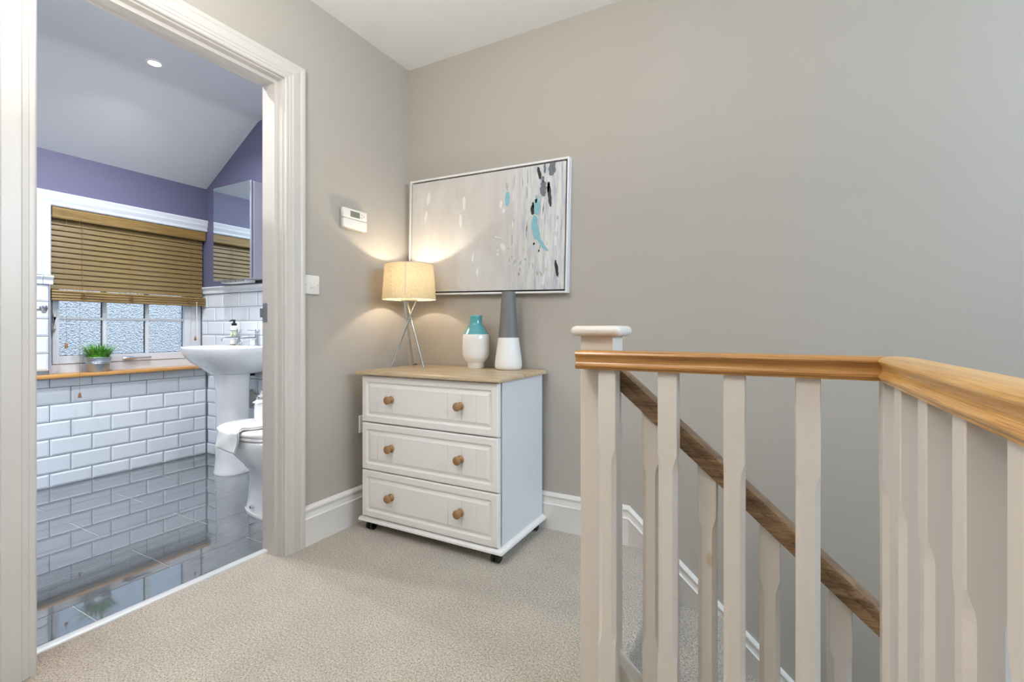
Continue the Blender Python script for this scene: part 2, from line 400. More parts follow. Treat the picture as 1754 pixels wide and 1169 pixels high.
# door wall (between landing and bathroom): two skins
bm = B()
for (xa, xb, mi) in ((XL-0.062, XL, 0), (XB, XL-0.062, 1)):
    box(bm, (xa, YF, -0.25), (xb, O0-0.03, CZ), mi=mi)
    box(bm, (xa, O1+0.03, -0.25), (xb, YB, CZ), mi=mi)
    box(bm, (xa, O0-0.03, OZ+0.03), (xb, O1+0.03, CZ), mi=mi)
struct(obj('wall_left', bm, [m_wall, m_pale]))
struct(bxo('wall_bathroom_front', (-3.95, -0.75, -0.1), (XB, -0.65, 2.5), m_pale))

# ---- bathroom back wall and window wall, with metro tiles
TP, GR, ZC = 0.1023, 0.0023, 1.211      # row pitch, grout, underside of dado capping
wb_ = bm = B()
box(bm, (-3.95, YB+0.004, -0.1), (XB, YB+0.12, ZC), mi=0); box(bm, (-3.95, YB, ZC), (XB, YB+0.12, 2.5), mi=1)
w_bb = struct(obj('wall_bathroom_back', bm, [m_grout, m_purple]))
WY0, WY1, WZ0, WZ1 = 1.190, YB, 0.655, 1.680     # window opening
bm = B()
xf = XW-0.004
box(bm, (-3.95, -0.7, -0.1), (xf, YB, WZ0), mi=0)
box(bm, (-3.95, -0.7, WZ0), (xf, WY0, ZC), mi=0)
box(bm, (-3.95, -0.7, ZC), (XW, WY0, WZ1), mi=1); box(bm, (-3.95, -0.7, WZ1), (XW, YB, 2.5), mi=1)
w_bw = struct(obj('wall_bathroom_window', bm, [m_grout, m_purple]))

tile_cache = {}
def tile_mesh(w, h, bev=0.011, mat=m_tile, dep=0.010):
    k = (round(w, 4), round(h, 4), mat.name)
    if k in tile_cache: return tile_cache[k]
    bm = B()
    bv = min(bev, w*0.35, h*0.35)
    rects = [(0, -dep), (0, -0.0045), (0.0012, -0.0036), (bv, 0.0)]
    rings = []
    for ins, n in rects:
        rings.append([(ins, ins, n), (w-ins, ins, n), (w-ins, h-ins, n), (ins, h-ins, n)])
    loft(bm, rings, (False, True))
    bmesh.ops.recalc_face_normals(bm, faces=bm.faces)
    me = bpy.data.meshes.new('tile'); bm.to_mesh(me); bm.free(); me.materials.append(mat)
    tile_cache[k] = me; return me
def put_tile(parent, o, u, v, n, w, h, name='tile', mesh=None):
    if w < 0.012 or h < 0.012: return
    ob = link(name, mesh or tile_mesh(w, h), parent)
    U, V, N = Vector(u), Vector(v), Vector(n)
    j = random.uniform(-1, 1)*0.0016; j2 = random.uniform(-1, 1)*0.0016
    N2 = (N+U*j+V*j2).normalized(); U2 = (U-N2*U.dot(N2)).normalized(); V2 = N2.cross(U2)
    m = Matrix((U2, V2, N2)).transposed().to_4x4(); m.translation = Vector(o)
    ob.matrix_local = m
rows = [(0.004, 0.086-GR)]
z = 0.086
while z < ZC-0.02:
    rows.append((z, min(z+TP-GR, ZC-0.001))); z += TP
XP = 0.2017
for i, (z0, z1) in enumerate(rows):
    # window wall : u runs along -Y?  use u=+Y, v=+Z, n = +X  (u x v = n)
    j0 = 1.996 if i % 2 == 0 else 1.893
    ys = []
    y = j0
    while y > 0.75: ys.append(y); y -= XP
    segs = [(j0, YB-0.001)] + [(a, a+XP-GR) for a in ys[1:]]
    segs[0] = (j0, YB-0.0012)
    for a, b_ in segs:
        if z0 < 0.652:
            put_tile(w_bw, (XW, a, z0), (0, 1, 0), (0, 0, 1), (1, 0, 0), b_-a, min(z1, 0.652)-z0)
        if z1 > 0.70 and a < WY0-0.02:
            zz = max(z0, 0.679)
            put_tile(w_bw, (XW, a, zz), (0, 1, 0), (0, 0, 1), (1, 0, 0), min(b_, WY0-0.006)-a, z1-zz)
    # back wall: faces -Y. u=+X, v=+Z, n=-Y
    x0 = -3.638 if (i % 2 == 0) else -3.739
    xs = []
    x = x0
    start = XW+0.0015 if z1 < 0.66 else -3.818
    xx = x0
    while xx-0.2007 > start-0.2: xx -= 0.2007
    while xx < XB:
        a = max(xx, start); b_ = min(xx+0.2007-GR, XB)
        put_tile(w_bb, (a, YB, z0), (1, 0, 0), (0, 0, 1), (0, -1, 0), b_-a, z1-z0)
        xx += 0.2007
bm = B(); box(bm, (XW-0.005, YB-0.0035, 0), (XW+0.0006, YB+0.004, 0.652)); obj('grout_bead', bm, m_grout, w_bw)
# metal edging trim at the window's tiled corner
struct(bxo('trim_8', (XW-0.07, WY0-0.006, 0.655), (XW+0.003, WY0, ZC), m_silver))
# dado capping pieces
cap_prof = [(0, 0), (0.010, 0), (0.012, 0.006), (0.013, 0.012), (0.010, 0.020), (0.013, 0.030), (0.020, 0.036), (0.024, 0.044), (0.021, 0.051), (0.012, 0.054), (0, 0.054)]
def cap_mesh(L):
    bm = B(); prism(bm, cap_prof, lambda a, b_, t: (t, b_, a), 0.0, L)
    bmesh.ops.recalc_face_normals(bm, faces=bm.faces)
    me = bpy.data.meshes.new('capping_tile'); bm.to_mesh(me); bm.free(); me.materials.append(m_tile)
    for p in me.polygons: p.use_smooth = True
    me.set_sharp_from_angle(angle=math.radians(40)); return me
cm = cap_mesh(0.199)
xx = -3.800
while xx < XB-0.05:
    L = min(0.199, XB-xx)
    put_tile(w_bb, (xx, YB, ZC), (1, 0, 0), (0, 0, 1), (0, -1, 0), L, 0.05, 'capping_tile', cm if L == 0.199 else cap_mesh(L)); xx += 0.201
yy = WY0+0.010-0.045
for L in (0.045, 0.199, 0.199):
    put_tile(w_bw, (XW, yy, ZC), (0, 1, 0), (0, 0, 1), (1, 0, 0), L, 0.05, 'capping_tile', cap_mesh(L)); yy -= 0.2013

# bathroom ceiling with sloped soffit
prof = [(-1.85, 2.40), (-3.06, 2.40), (-3.10, 2.398), (-3.135, 2.388), (-3.165, 2.370), (XW, 2.008), (-3.95, 1.90), (-3.95, 2.6), (-1.85, 2.6)]
bm = B(); prism(bm, prof, lambda a, b_, t: (a, t, b_), -0.7, YB+0.1)
o = struct(obj('ceiling_bathroom', bm, m_bceil, smooth=True, angle=28))

# bathroom floor: grout bed and 300 x 600 tiles, half bond, long side along Y
fb = struct(bxo('floor_bathroom', (-3.95, -0.7, -0.06), (XB+0.02, YB, -0.0015), m_fgrout))
bm = B()
def ft_mesh(w, l):
    k = ('f', round(w, 4), round(l, 4))
    if k in tile_cache: return tile_cache[k]
    bm = B(); loft(bm, [[(i_, i_, n), (w-i_, i_, n), (w-i_, l-i_, n), (i_, l-i_, n)] for i_, n in ((0, -0.01), (0, -0.001), (0.0008, 0))], (False, True))
    me = bpy.data.meshes.new('tile'); bm.to_mesh(me); bm.free(); me.materials.append(m_ftile); tile_cache[k] = me; return me
xs = -3.605-0.3035
k = 0
for k in range(8):
    x0 = -3.9085+0.3035*k; x1 = x0+0.3035-0.003
    x0c = max(x0, XW+0.002); x1c = min(x1, XB+0.02)
    if x1c-x0c < 0.02: continue
    j = 1.95 if k % 2 == 0 else 1.64
    y = j
    while y > -0.7: y -= 0.614
    while y < YB-0.01:
        a = max(y, -0.65); b_ = min(y+0.614-0.003, YB-0.006)
        if b_-a > 0.02:
            ob = link('tile', ft_mesh(x1c-x0c, b_-a), fb); ob.location = (x0c, a, 0)
            ob.rotation_euler = (random.uniform(-1, 1)*0.0006, random.uniform(-1, 1)*0.0006, 0)
        y += 0.614

# skirting boards: torus profile
SK = [(0, 0), (0.018, 0), (0.018, 0.112), (0.0205, 0.118), (0.0155, 0.122), (0.0155, 0.126), (0.0135, 0.136), (0.0145, 0.147), (0.0185, 0.152), (0.0195, 0.158), (0.016, 0.166), (0.008, 0.171), (0, 0.171)]
bm = B(); prism(bm, SK, lambda a, b_, t: (XL+a, t, b_), 1.389, lambda a, b_: YB-a)
struct(obj('baseboard_left', bm, m_skirt, smooth=True))
bm = B(); prism(bm, SK, lambda a, b_, t: (XL+a, t, b_), YF, 0.43)
struct(obj('baseboard_left_near', bm, m_skirt, smooth=True))
# back skirting runs along then down the stairs as a wall string
SL = 0.889
bm = B(); prism(bm, SK, lambda a, b_, t: (t, YB-a, b_), lambda a, b_: XL+a, -0.535)
bmk = bm
# string: polygon slab + moulding following the slope
xk = -0.535
xe = 2.2
low = lambda x: -SL*(x-xk)
prism(bm, [(0, -0.20), (0.018, -0.20), (0.018, 0.112), (0.0205, 0.118), (0.0155, 0.122), (0.0155, 0.126), (0.0135, 0.136), (0.0145, 0.147), (0.0185, 0.152), (0.0195, 0.158), (0.016, 0.166), (0.008, 0.171), (0, 0.171)],
      lambda a, b_, t: (t, YB-a, b_+low(t)), xk, xe)
struct(obj('baseboard_back', bm, m_skirt, smooth=True, angle=30))

# door architrave (landing side), lining, stop
AR = [(0, 0), (0, 0.013), (0.004, 0.0165), (0.010, 0.0175), (0.016, 0.0165), (0.018, 0.019), (0.030, 0.0195), (0.034, 0.022), (0.044, 0.0215), (0.060, 0.0195), (0.070, 0.0185), (0.073, 0.021), (0.080, 0.0235), (0.090, 0.0235), (0.093, 0.020), (0.093, 0)]
A0, A1, AZ = O0+0.010, O1+0.006-0.01, OZ+0.006
A1 = 1.296
bm = B()
prism(bm, AR, lambda a, b_, t: (XL+b_, A1+a, t), 0.0, lambda a, b_: AZ+a*0.82)
prism(bm, AR, lambda a, b_, t: (XL+b_, A0-a, t), 0.0, lambda a, b_: AZ+a*0.82)
prism(bm, AR, lambda a, b_, t: (XL+b_, t, AZ+a*0.82), lambda a, b_: A0-a, lambda a, b_: A1+a)
struct(obj('trim_1', bm, m_trim, smooth=True, angle=25))
bm = B()
for (y0, y1) in ((O1, O1+0.03), (O0-0.03, O0)): box(bm, (XB-0.002, y0, -0.03), (XL+0.001, y1, OZ+0.03))
box(bm, (XB-0.002, O0, OZ), (XL+0.001, O1, OZ+0.03))
sx0, sx1 = -1.852, -1.806
box(bm, (sx0, O1-0.015, 0), (sx1, O1, OZ)); box(bm, (sx0, O0, 0), (sx1, O0+0.015, OZ))
box(bm, (sx0, O0+0.015, OZ-0.015), (sx1, O1-0.015, OZ))
struct(obj('trim_2', bm, m_trim))
# strike plate on the jamb
bm = B(); box(bm, (-1.905, O1-0.0025, 0.975), (-1.868, O1+0.001, 1.055), 0.002, 1); box(bm, (-1.918, O1-0.006, 0.995), (-1.902, O1+0.001, 1.035), 0.002, 1)
tag(obj('strike_plate', bm, m_steel), 'small steel strike plate on the right door jamb', 'latch plate')
# threshold bar
bm = B(); prism(bm, [(-0.020, -0.002), (-0.018, 0.003), (-0.006, 0.0065), (0.006, 0.0065), (0.018, 0.004), (0.020, -0.002)], lambda a, b_, t: (-1.886+a, t, b_), O0, O1)
struct(obj('trim_3', bm, M('pale_threshold_metal', (226, 226, 224), 0.35, 0.35, var=0.02), smooth=True))

# ---- open bathroom door (seen almost edge-on; its lever pokes out past the left jamb)
dr = sempty('door_1', (-1.903, O0+0.004, 0.006))
dr.rotation_euler = (0, 0, math.radians(163))
bm = B(); box(bm, (0, 0, 0), (0.745, 0.035, 1.965), 0.002, 1)
obj('door_leaf', bm, m_trimc, dr)
def lever(sgn):
    bm = B()
    y = -0.004 if sgn < 0 else 0.039
    prism(bm, [(0.025*math.cos(2*PI*k/20), 0.025*math.sin(2*PI*k/20)) for k in range(20)], lambda a, b_, t: (0.685+a, t, 1.02+b_), y-0.004*sgn, y+0.004*sgn)
    tube(bm, [(0.685, y, 1.02), (0.685, y+0.045*sgn, 1.02), (0.678, y+0.056*sgn, 1.022), (0.655, y+0.060*sgn, 1.024), (0.60, y+0.060*sgn, 1.016), (0.575, y+0.058*sgn, 1.005)], [0.009, 0.009, 0.010, 0.010, 0.009, 0.007])
    o = obj('door_handle', bm, m_chrome, dr, smooth=True); return o
lever(-1); lever(1)

# ------------------------------------------------------------------ bathroom window
win = sempty('window_1', (-3.86, (WY0+WY1)/2, WZ0))
def R(p): return rel(win, p)
FX = -3.824
def wbox(name, boxes, mat, parent, bev=0.002):
    bm = B()
    for a, b_ in boxes: box(bm, R(a), R(b_), bev, 1)
    return obj(name, bm, mat, parent)
ga, gb, gz0, gz1 = 1.253, 1.965, 0.78, 1.62
fr_ = wbox('window_frame', [((-3.90, WY0, WZ0), (FX, WY0+0.03, WZ1)), ((-3.90, gb+0.045, WZ0), (FX, YB, WZ1)),
     ((-3.90, WY0+0.03, WZ0), (FX, gb+0.045, WZ0+0.075)), ((-3.90, WY0+0.03, WZ1-0.03), (FX, gb+0.045, WZ1))], m_trimc, win)
cas = wbox('casement', [((-3.885, WY0+0.032, WZ0+0.077), (FX+0.006, ga, WZ1-0.032)), ((-3.885, gb, WZ0+0.077), (FX+0.006, gb+0.043, WZ1-0.032)),
     ((-3.885, ga, WZ0+0.077), (FX+0.006, gb, gz0)), ((-3.885, ga, gz1), (FX+0.006, gb, WZ1-0.032))], m_trimc, win)
mys = [1.487, 1.730]; mzs = [1.012, 1.30]
for y in mys:
    wbox('glazing_bar', [((-3.858, y-0.010, gz0), (-3.830, y+0.010, gz1))], m_trimc, win, 0.004)
for z in mzs:
    wbox('glazing_bar', [((-3.857, ga, z-0.009), (-3.832, gb, z+0.009))], m_trimc, win, 0.004)
yb = [ga, mys[0], mys[1], gb]; zb = [gz0, mzs[0], mzs[1], gz1]
for i in range(3):
    for j in range(3):
        bm = B(); 
        a = R((-3.850, yb[i]+(0.010 if i else 0), zb[j]+(0.009 if j else 0))); b_ = R((-3.850, yb[i+1]-(0.010 if i < 2 else 0), zb[j+1]-(0.009 if j < 2 else 0)))
        v4 = [bm.verts.new((a[0], y, z)) for y, z in ((a[1], a[2]), (b_[1], a[2]), (b_[1], b_[2]), (a[1], b_[2]))]
        bm.faces.new(v4)
        me = bpy.data.meshes.new('pane'); bm.to_mesh(me); bm.free(); me.materials.append(m_glass); link('pane', me, win)
# dark gasket line at right side of each pane column
wbox('gasket', [((-3.856, y-0.015, gz0), (-3.849, y-0.0105, gz1)) for y in mys+[gb+0.012]] + [((-3.856, ga, gz0), (-3.849, gb, gz0+0.003))], m_dark, win, 0)
bm = B()
tube(bm, [R((-3.812, 1.225, 0.93)), R((-3.800, 1.225, 0.95)), R((-3.797, 1.225, 1.02)), R((-3.800, 1.225, 1.045))], [0.007, 0.009, 0.008, 0.005], 8)
box(bm, R((-3.82, 1.217, 0.93)), R((-3.808, 1.233, 0.98)), 0.002, 1)
obj('window_catch', bm, m_greyp, win, smooth=True)
bm = B(); hz = WZ0+0.096
tube(bm, [R((-3.806, 1.575, hz)), R((-3.800, 1.60, hz)), R((-3.799, 1.63, hz)), R((-3.803, 1.66, hz)), R((-3.800, 1.70, hz)), R((-3.799, 1.735, hz))], [0.010, 0.012, 0.011, 0.005, 0.006, 0.007], 8)
box(bm, R((-3.82, 1.585, hz-0.01)), R((-3.803, 1.625, hz+0.01)), 0.003, 1)
obj('window_handle', bm, m_silver, win, smooth=True)
# oak sill
bm = B(); box(bm, (-3.826, 0.75, 0.656), (-3.682, YB-0.004, 0.676), 0.004, 2)
bm2 = bm
o = struct(obj('trim_4', bm, m_sill, smooth=True))
o2 = None
# window architrave: left leg and head
WA = [(0, 0), (0, 0.012), (0.006, 0.018), (0.014, 0.018), (0.017, 0.014), (0.026, 0.015), (0.038, 0.022), (0.048, 0.024), (0.052, 0.021), (0.058, 0.022), (0.078, 0.027), (0.085, 0.024), (0.085, 0)]
bm = B()
prism(bm, WA, lambda a, b_, t: (XW+b_, WY0-a, t), ZC+0.054, lambda a, b_: WZ1+a)
prism(bm, WA, lambda a, b_, t: (XW+b_, t, WZ1+a), lambda a, b_: WY0-a, YB-0.003)
struct(obj('trim_5', bm, m_trimc, smooth=True, angle=28))

# ---- wooden venetian blind
bl = thing('venetian_blind', 'brown wooden slatted blind half lowered over the bathroom window', 'blind', (-3.775, 1.635, 1.60))
def RB(p): return rel(bl, p)
BY0, BY1 = WY0+0.006, YB-0.010
vprof = [(0, 0), (0.008, 0.002), (0.012, 0.010), (0.010, 0.022), (0.013, 0.034), (0.011, 0.048), (0.013, 0.058), (0.009, 0.066), (0, 0.068)]
bm = B(); prism(bm, vprof, lambda a, b_, t: RB((-3.752+a, t, 1.611+b_)), BY0, BY1-0.002)
obj('valance', bm, m_val, bl, smooth=True)
bm = B(); box(bm, RB((-3.80, BY0, 1.632)), RB((-3.755, BY1, 1.679)), 0.002, 1); obj('head_rail', bm, m_silver, bl)
tilt = math.radians(70)
bm = B()
ring = []
for sgn in (1, -1):
    pts = [(-0.0235, -0.0012), (-0.012, 0.0008), (0, 0.0016), (0.012, 0.0008), (0.0235, -0.0012)]
    for a, b_ in (pts if sgn > 0 else pts[::-1]):
        bb = b_ + (0.0011 if sgn > 0 else -0.0011)
        # tilt: +a end (room side) points downwards
        ring.append((a*math.cos(tilt)+bb*math.sin(tilt), -a*math.sin(tilt)+bb*math.cos(tilt)))
Lh = (BY1-0.010-BY0)/2
loft(bm, [[(x, -Lh, z) for x, z in ring], [(x, Lh, z) for x, z in ring]])
bmesh.ops.recalc_face_normals(bm, faces=bm.faces)
sm = bpy.data.meshes.new('slat'); bm.to_mesh(sm); bm.free(); sm.materials.append(m_slat)
for i in range(13):
    o = link('slat', sm, bl); o.location = RB((-3.777, (BY0+BY1)/2-0.004, 1.600-0.0325*i))
    o.rotation_euler = (0, random.uniform(-0.03, 0.03), 0)
for i in range(4):     # gathered bottom slats
    bm = B(); z0 = 1.118+0.0165*i
    box(bm, RB((-3.800, BY0, z0)), RB((-3.752+0.002*(i % 2), BY1+0.004, z0+0.0145)), 0.005, 2)
    obj('bottom_slat', bm, m_val, bl, smooth=True)
for y in (1.345, 1.60, 1.965):
    bm = B(); tube(bm, [RB((-3.762, y, 1.60-0.012*k)) if k % 3 else RB((-3.757, y, 1.60-0.012*k)) for k in range(36)], 0.0014, 4)
    lc = obj('ladder_cord', bm, m_cord, bl)
    bm = B(); pk = []
    for k in range(44):
        a = k*2.399; q = 0.4+0.6*((k*7) % 11)/11
        pk.append(RB((-3.745+0.003*math.sin(k*1.9), y+0.017*q*math.cos(a), 1.150+0.027*q*math.sin(a))))
    tube(bm, pk, 0.0012, 4); obj('cord_knot', bm, m_cord, lc)
def pull(y, x, z0, z1, name='pull_cord'):
    bm = B(); tube(bm, [RB((x, y, z0)), RB((x-0.002, y+0.002, (z0+z1)/2)), RB((x, y, z1+0.02))], 0.0009, 5)
    c_ = obj(name, bm, m_cord, bl)
    bm = B(); lathe(bm, [(0.0035, 0.030), (0.006, 0.027), (0.0085, 0.002), (0.0075, 0)], RB((x, y, z1)), 12)
    obj('tassel', bm, m_tassel, c_, smooth=True)
pull(1.262, -3.745, 1.62, 0.832); pull(1.300, -3.672, 1.62, 0.530); pull(2.000, -3.745, 1.62, 0.862)
bm = B(); tube(bm, [RB((-3.748, 2.012, 1.15)), RB((-3.742, 2.012, 0.862))], 0.0022, 6); obj('tilt_wand', bm, m_wplastic, bl)

# ---- potted grass on sill
pot = thing('potted_grass', 'green artificial grass in a ribbed zinc pot on the window sill', 'plant', (-3.748, 1.418, 0.6765))
bm = B()
lathe(bm, [(0.052, 0), (0.054, 0.003), (0.0605, 0.050), (0.063, 0.053), (0.0615, 0.057), (0.0645, 0.061), (0.0625, 0.065), (0.066, 0.087), (0.069, 0.090), (0.067, 0.093), (0.063, 0.090), (0.061, 0.075)], n=36, cap=(True, False))
for v_ in bm.verts: v_.co.x *= 0.98
obj('pot', bm, m_galv, pot, smooth=True)
bm = B(); lathe(bm, [(0.062, 0.078), (0.03, 0.082)], n=24, cap=(False, True)); obj('soil', bm, m_dark, pot)
bm = B()
for i in range(380):
    a = random.uniform(0, 2*PI); r0 = 0.055*math.sqrt(random.random()); L = random.uniform(0.07, 0.128)
    lean = 0.10+r0/0.055*0.55+random.uniform(-0.12, 0.2); d = Vector((math.cos(a), math.sin(a), 0)); s = Vector((-d.y, d.x, 0))
    w = random.uniform(0.0022, 0.0045); p0 = d*r0+Vector((0, 0, 0.078)); rows_ = []
    for k in range(4):
        t_ = k/3; q = p0+Vector((0, 0, 1))*L*math.cos(lean*0.6)*t_+d*L*math.sin(lean)*t_*t_*1.1-Vector((0, 0, 1))*L*0.25*lean*t_*t_
        ww = w*(1-t_)**0.7 if k < 3 else 0
        rows_.append((q-s*ww, q+s*ww))
    vv = [(bm.verts.new(p), bm.verts.new(q)) for p, q in rows_[:3]]; tip = bm.verts.new(rows_[3][0])
    for k in range(2): bm.faces.new((vv[k][0], vv[k][1], vv[k+1][1], vv[k+1][0]))
    bm.faces.new((vv[2][0], vv[2][1], tip))
me = bpy.data.meshes.new('foliage'); bm.to_mesh(me); bm.free(); me.materials.append(m_grass)
o = link('foliage', me, pot); o['kind'] = 'stuff'

# ------------------------------------------------------------------ basin
bs = thing('pedestal_basin', 'white ceramic wash basin on a full pedestal in the tiled corner', 'basin', (-3.14, 1.95, 0))
def RS(p): return rel(bs, p)
bx, byc = -3.14, 1.885
bm = B()
lv = [(0.650, 0.105, 0.095, 0.12, 1.91), (0.662, 0.15, 0.13, 0.15, 1.91), (0.69, 0.20, 0.165, 0.16, 1.915), (0.73, 0.245, 0.205, 0.18, 1.90), (0.77, 0.270, 0.232, 0.194, 1.888), (0.80, 0.282, 0.244, 0.196, byc), (0.822, 0.286, 0.248, 0.196, byc), (0.832, 0.286, 0.248, 0.196, byc), (0.8345, 0.283, 0.245, 0.194, byc)]
rings = [[RS(p) for p in superD(a, f_, bk, bx, yc, z, 48, 2.25, 7)] for z, a, f_, bk, yc in lv]
inn = [(0.8335, 0.262, 0.226, 0.075, byc), (0.826, 0.25, 0.214, 0.068, byc), (0.79, 0.235, 0.195, 0.060, byc-0.003), (0.74, 0.19, 0.155, 0.050, byc-0.01), (0.715, 0.10, 0.08, 0.03, byc-0.03)]
rings += [[RS(p) for p in superD(a, f_, bk, bx, yc, z, 48, 2.25, 3)] for z, a, f_, bk, yc in inn]
loft(bm, rings, (True, True))
obj('bowl', bm, m_ceramic, bs, smooth=True, angle=60)
bm = B()
rings = []
for z, a, f_ in [(0.0, 0.104, 0.100), (0.015, 0.104, 0.100), (0.022, 0.100, 0.096), (0.10, 0.094, 0.090), (0.35, 0.086, 0.084), (0.55, 0.092, 0.090), (0.655, 0.102, 0.100)]:
    rings.append([RS(p) for p in superD(a, f_, 0.088, -3.137, 1.905, z, 36, 2.4, 3.5)])
loft(bm, rings); obj('pedestal', bm, m_ceramic, bs, smooth=True, angle=60)
bm = B(); tube(bm, [RS((-3.175, 2.02, 0.66)), RS((-3.175, 2.03, 0.640)), RS((-3.175, 2.05, 0.632)), RS((-3.175, 2.083, 0.632))], [0.012, 0.014, 0.013, 0.012]); obj('waste_trap', bm, m_black, bs, smooth=True)
# pipe cover plate visible right of the pedestal
bm = B(); prism(bm, [(0.033*math.cos(2*PI*k/24), 0.062*math.sin(2*PI*k/24)) for k in range(24)], lambda a, b_, t: (-3.200+a, t, 0.462+b_), 2.040, 2.0845)
tag(obj('pipe_cover', bm, m_greyp, smooth=True), 'pale grey oval cover on the tiled wall right of the basin pedestal', 'cover')
# taps
def tap(x, lab, src=None):
    t = thing('basin_tap', lab, 'tap', (x, 2.015, 0.8335), (0, 0, 0), 'chrome basin taps')
    bm = B(); lathe(bm, [(0.023, 0), (0.023, 0.004), (0.0165, 0.008), (0.0165, 0.078), (0.015, 0.080)], n=24); obj('body', bm, m_chrome, t, smooth=True)
    bm = B(); tube(bm, [(0, 0, 0.052), (0, -0.040, 0.052), (0, -0.085, 0.048), (0, -0.100, 0.040), (0, -0.104, 0.030)], [0.011, 0.011, 0.0105, 0.010, 0.009], 12); obj('spout', bm, m_chrome, t, smooth=True)
    bm = B(); lathe(bm, [(0.0165, 0.083), (0.0165, 0.108), (0.015, 0.111)], n=24); hd = obj('handle', bm, m_chrome, t, smooth=True)
    bm = B(); tube(bm, [(0, -0.010, 0.099), (0, -0.062, 0.104)], [0.004, 0.0035], 8); obj('lever', bm, m_chrome, hd, smooth=True)
    for o_ in t.children_recursive: pass
    t.rotation_euler = (0, 0, math.radians(-18))
tap(-3.235, 'left chrome basin tap, next to the soap bottle')
tap(-3.030, 'right chrome basin tap, nearest the door jamb')
# soap bottle
sb = thing('soap_dispenser', 'white pump bottle with black top and green floral label on the basin', 'soap bottle', (-3.297, 2.018, 0.8345))
bm = B(); lathe(bm, [(0.0235, 0), (0.0245, 0.002), (0.0245, 0.008)], n=28); obj('base_band', bm, m_base, sb, smooth=True)
bm = B(); lathe(bm, [(0.0245, 0.008), (0.0248, 0.118), (0.0235, 0.128), (0.018, 0.135), (0.014, 0.137)], n=28); obj('bottle', bm, m_label, sb, smooth=True)
m_green = M('green_print', (150, 178, 120), 0.5, var=0.35, nscale=130)
bm = B()
def cyl_patch(bm, r, a0, zc, ra, rz, n=26, jag=0.0):
    c0 = bm.verts.new((r*math.cos(a0), r*math.sin(a0), zc)); vs2 = []
    for k in range(n):
        t_ = 2*PI*k/n; q = 1+jag*math.sin(5*t_)*0.5+jag*random.uniform(-.5, .5)
        a = a0+ra*q*math.cos(t_); vs2.append(bm.verts.new((r*math.cos(a), r*math.sin(a), zc+rz*q*math.sin(t_))))
    for k in range(n): bm.faces.new((c0, vs2[k], vs2[(k+1) % n]))
cyl_patch(bm, 0.0253, math.radians(-52), 0.082, 0.85, 0.021, 26, 0.25)
obj('label_print', bm, m_green, sb)
bm = B()
lathe(bm, [(0.0165, 0.136), (0.0165, 0.152), (0.012, 0.154), (0.0075, 0.156), (0.0065, 0.170)], n=20)
tube(bm, [(0.004, 0, 0.172), (-0.006, -0.012, 0.173), (-0.014, -0.026, 0.168)], [0.0085, 0.0075, 0.004], 10)
lathe(bm, [(0.009, 0.168), (0.010, 0.175), (0.008, 0.178)], n=16)
obj('pump', bm, m_black, sb, smooth=True)

# ------------------------------------------------------------------ mirror cabinet
mc = thing('mirror_cabinet', 'mirrored bathroom cabinet hung on the purple wall above the basin', 'cabinet', (-3.20, 2.0, 1.28))
def RM(p): return rel(mc, p)
cx0, cx1, cyf, cz0, cz1 = -3.413, -2.992, 1.942, 1.281, 1.929
bm = B(); box(bm, RM((cx0+0.002, cyf+0.020, cz0+0.004)), RM((cx1, YB-0.001, cz1-0.002)), 0.0015, 1); obj('body', bm, m_cab, mc)
bm = B(); box(bm, RM((cx0, cyf, cz0)), RM((cx1-0.008, cyf+0.004, cz1)), 0.001, 1); d_ = obj('mirror_door', bm, m_mirror, mc)
bm = B(); box(bm, RM((cx0+0.002, cyf+0.004, cz0+0.001)), RM((cx1-0.004, cyf+0.016, cz1-0.001))); obj('door_back', bm, m_silver, d_)
bm = B(); box(bm, RM((cx1-0.008, cyf+0.002, cz0)), RM((cx1-0.001, cyf+0.012, cz1)), 0.001, 1); obj('edge_strip', bm, m_silver, mc)
bm = B(); box(bm, RM((cx0+0.03, cyf+0.035, cz0-0.014)), RM((cx1-0.12, YB-0.03, cz0+0.004)), 0.002, 1); u_ = obj('shaver_socket_box', bm, m_wplastic, mc)
for k in range(3):
    x_ = cx0+0.09+0.055*k; bm = B()
    prism(bm, [(0.003*math.cos(2*PI*q/10), 0.003*math.sin(2*PI*q/10)) for q in range(10)], lambda a, b_, t: RM((x_+a, t, cz0-0.007+b_)), cyf+0.0335, cyf+0.036)
    obj('screw', bm, m_dark, u_)

# ------------------------------------------------------------------ toilet
tl = thing('toilet', 'white ceramic toilet with closed lid beside the door jamb', 'toilet', (-2.2, 1.60, 0))
TY = 1.60
def tring(xf_, xb_, hw, z, n=40, nf=2.2):
    """outline with rounded nose at xf_ (towards -X), squarer back at xb_"""
    xm = xf_+(xb_-xf_)*0.5; out = []
    for j in range(n):
        t = 2*PI*j/n; c, s = math.cos(t), math.sin(t)
        e = 2/nf if c < 0 else 2/5
        x = (xm-xf_ if c < 0 else xb_-xm)*math.copysign(abs(c)**e, c); y = hw*math.copysign(abs(s)**(2/nf if c < 0 else 2/5), s)
        out.append((xm+x+2.2, y, z))
    return out
bm = B()
rr = [tring(-2.455, -1.93, 0.112, 0.0), tring(-2.455, -1.93, 0.112, 0.012), tring(-2.447, -1.93, 0.105, 0.018), tring(-2.435, -1.93, 0.102, 0.08), tring(-2.420, -1.93, 0.102, 0.17),
      tring(-2.42, -1.93, 0.112, 0.22), tring(-2.46, -1.93, 0.140, 0.265), tring(-2.53, -1.93, 0.162, 0.31), tring(-2.575, -1.93, 0.174, 0.355), tring(-2.588, -1.93, 0.178, 0.385), tring(-2.585, -1.93, 0.176, 0.395)]
loft(bm, rr); obj('pan', bm, m_ceramic, tl, smooth=True, angle=50)
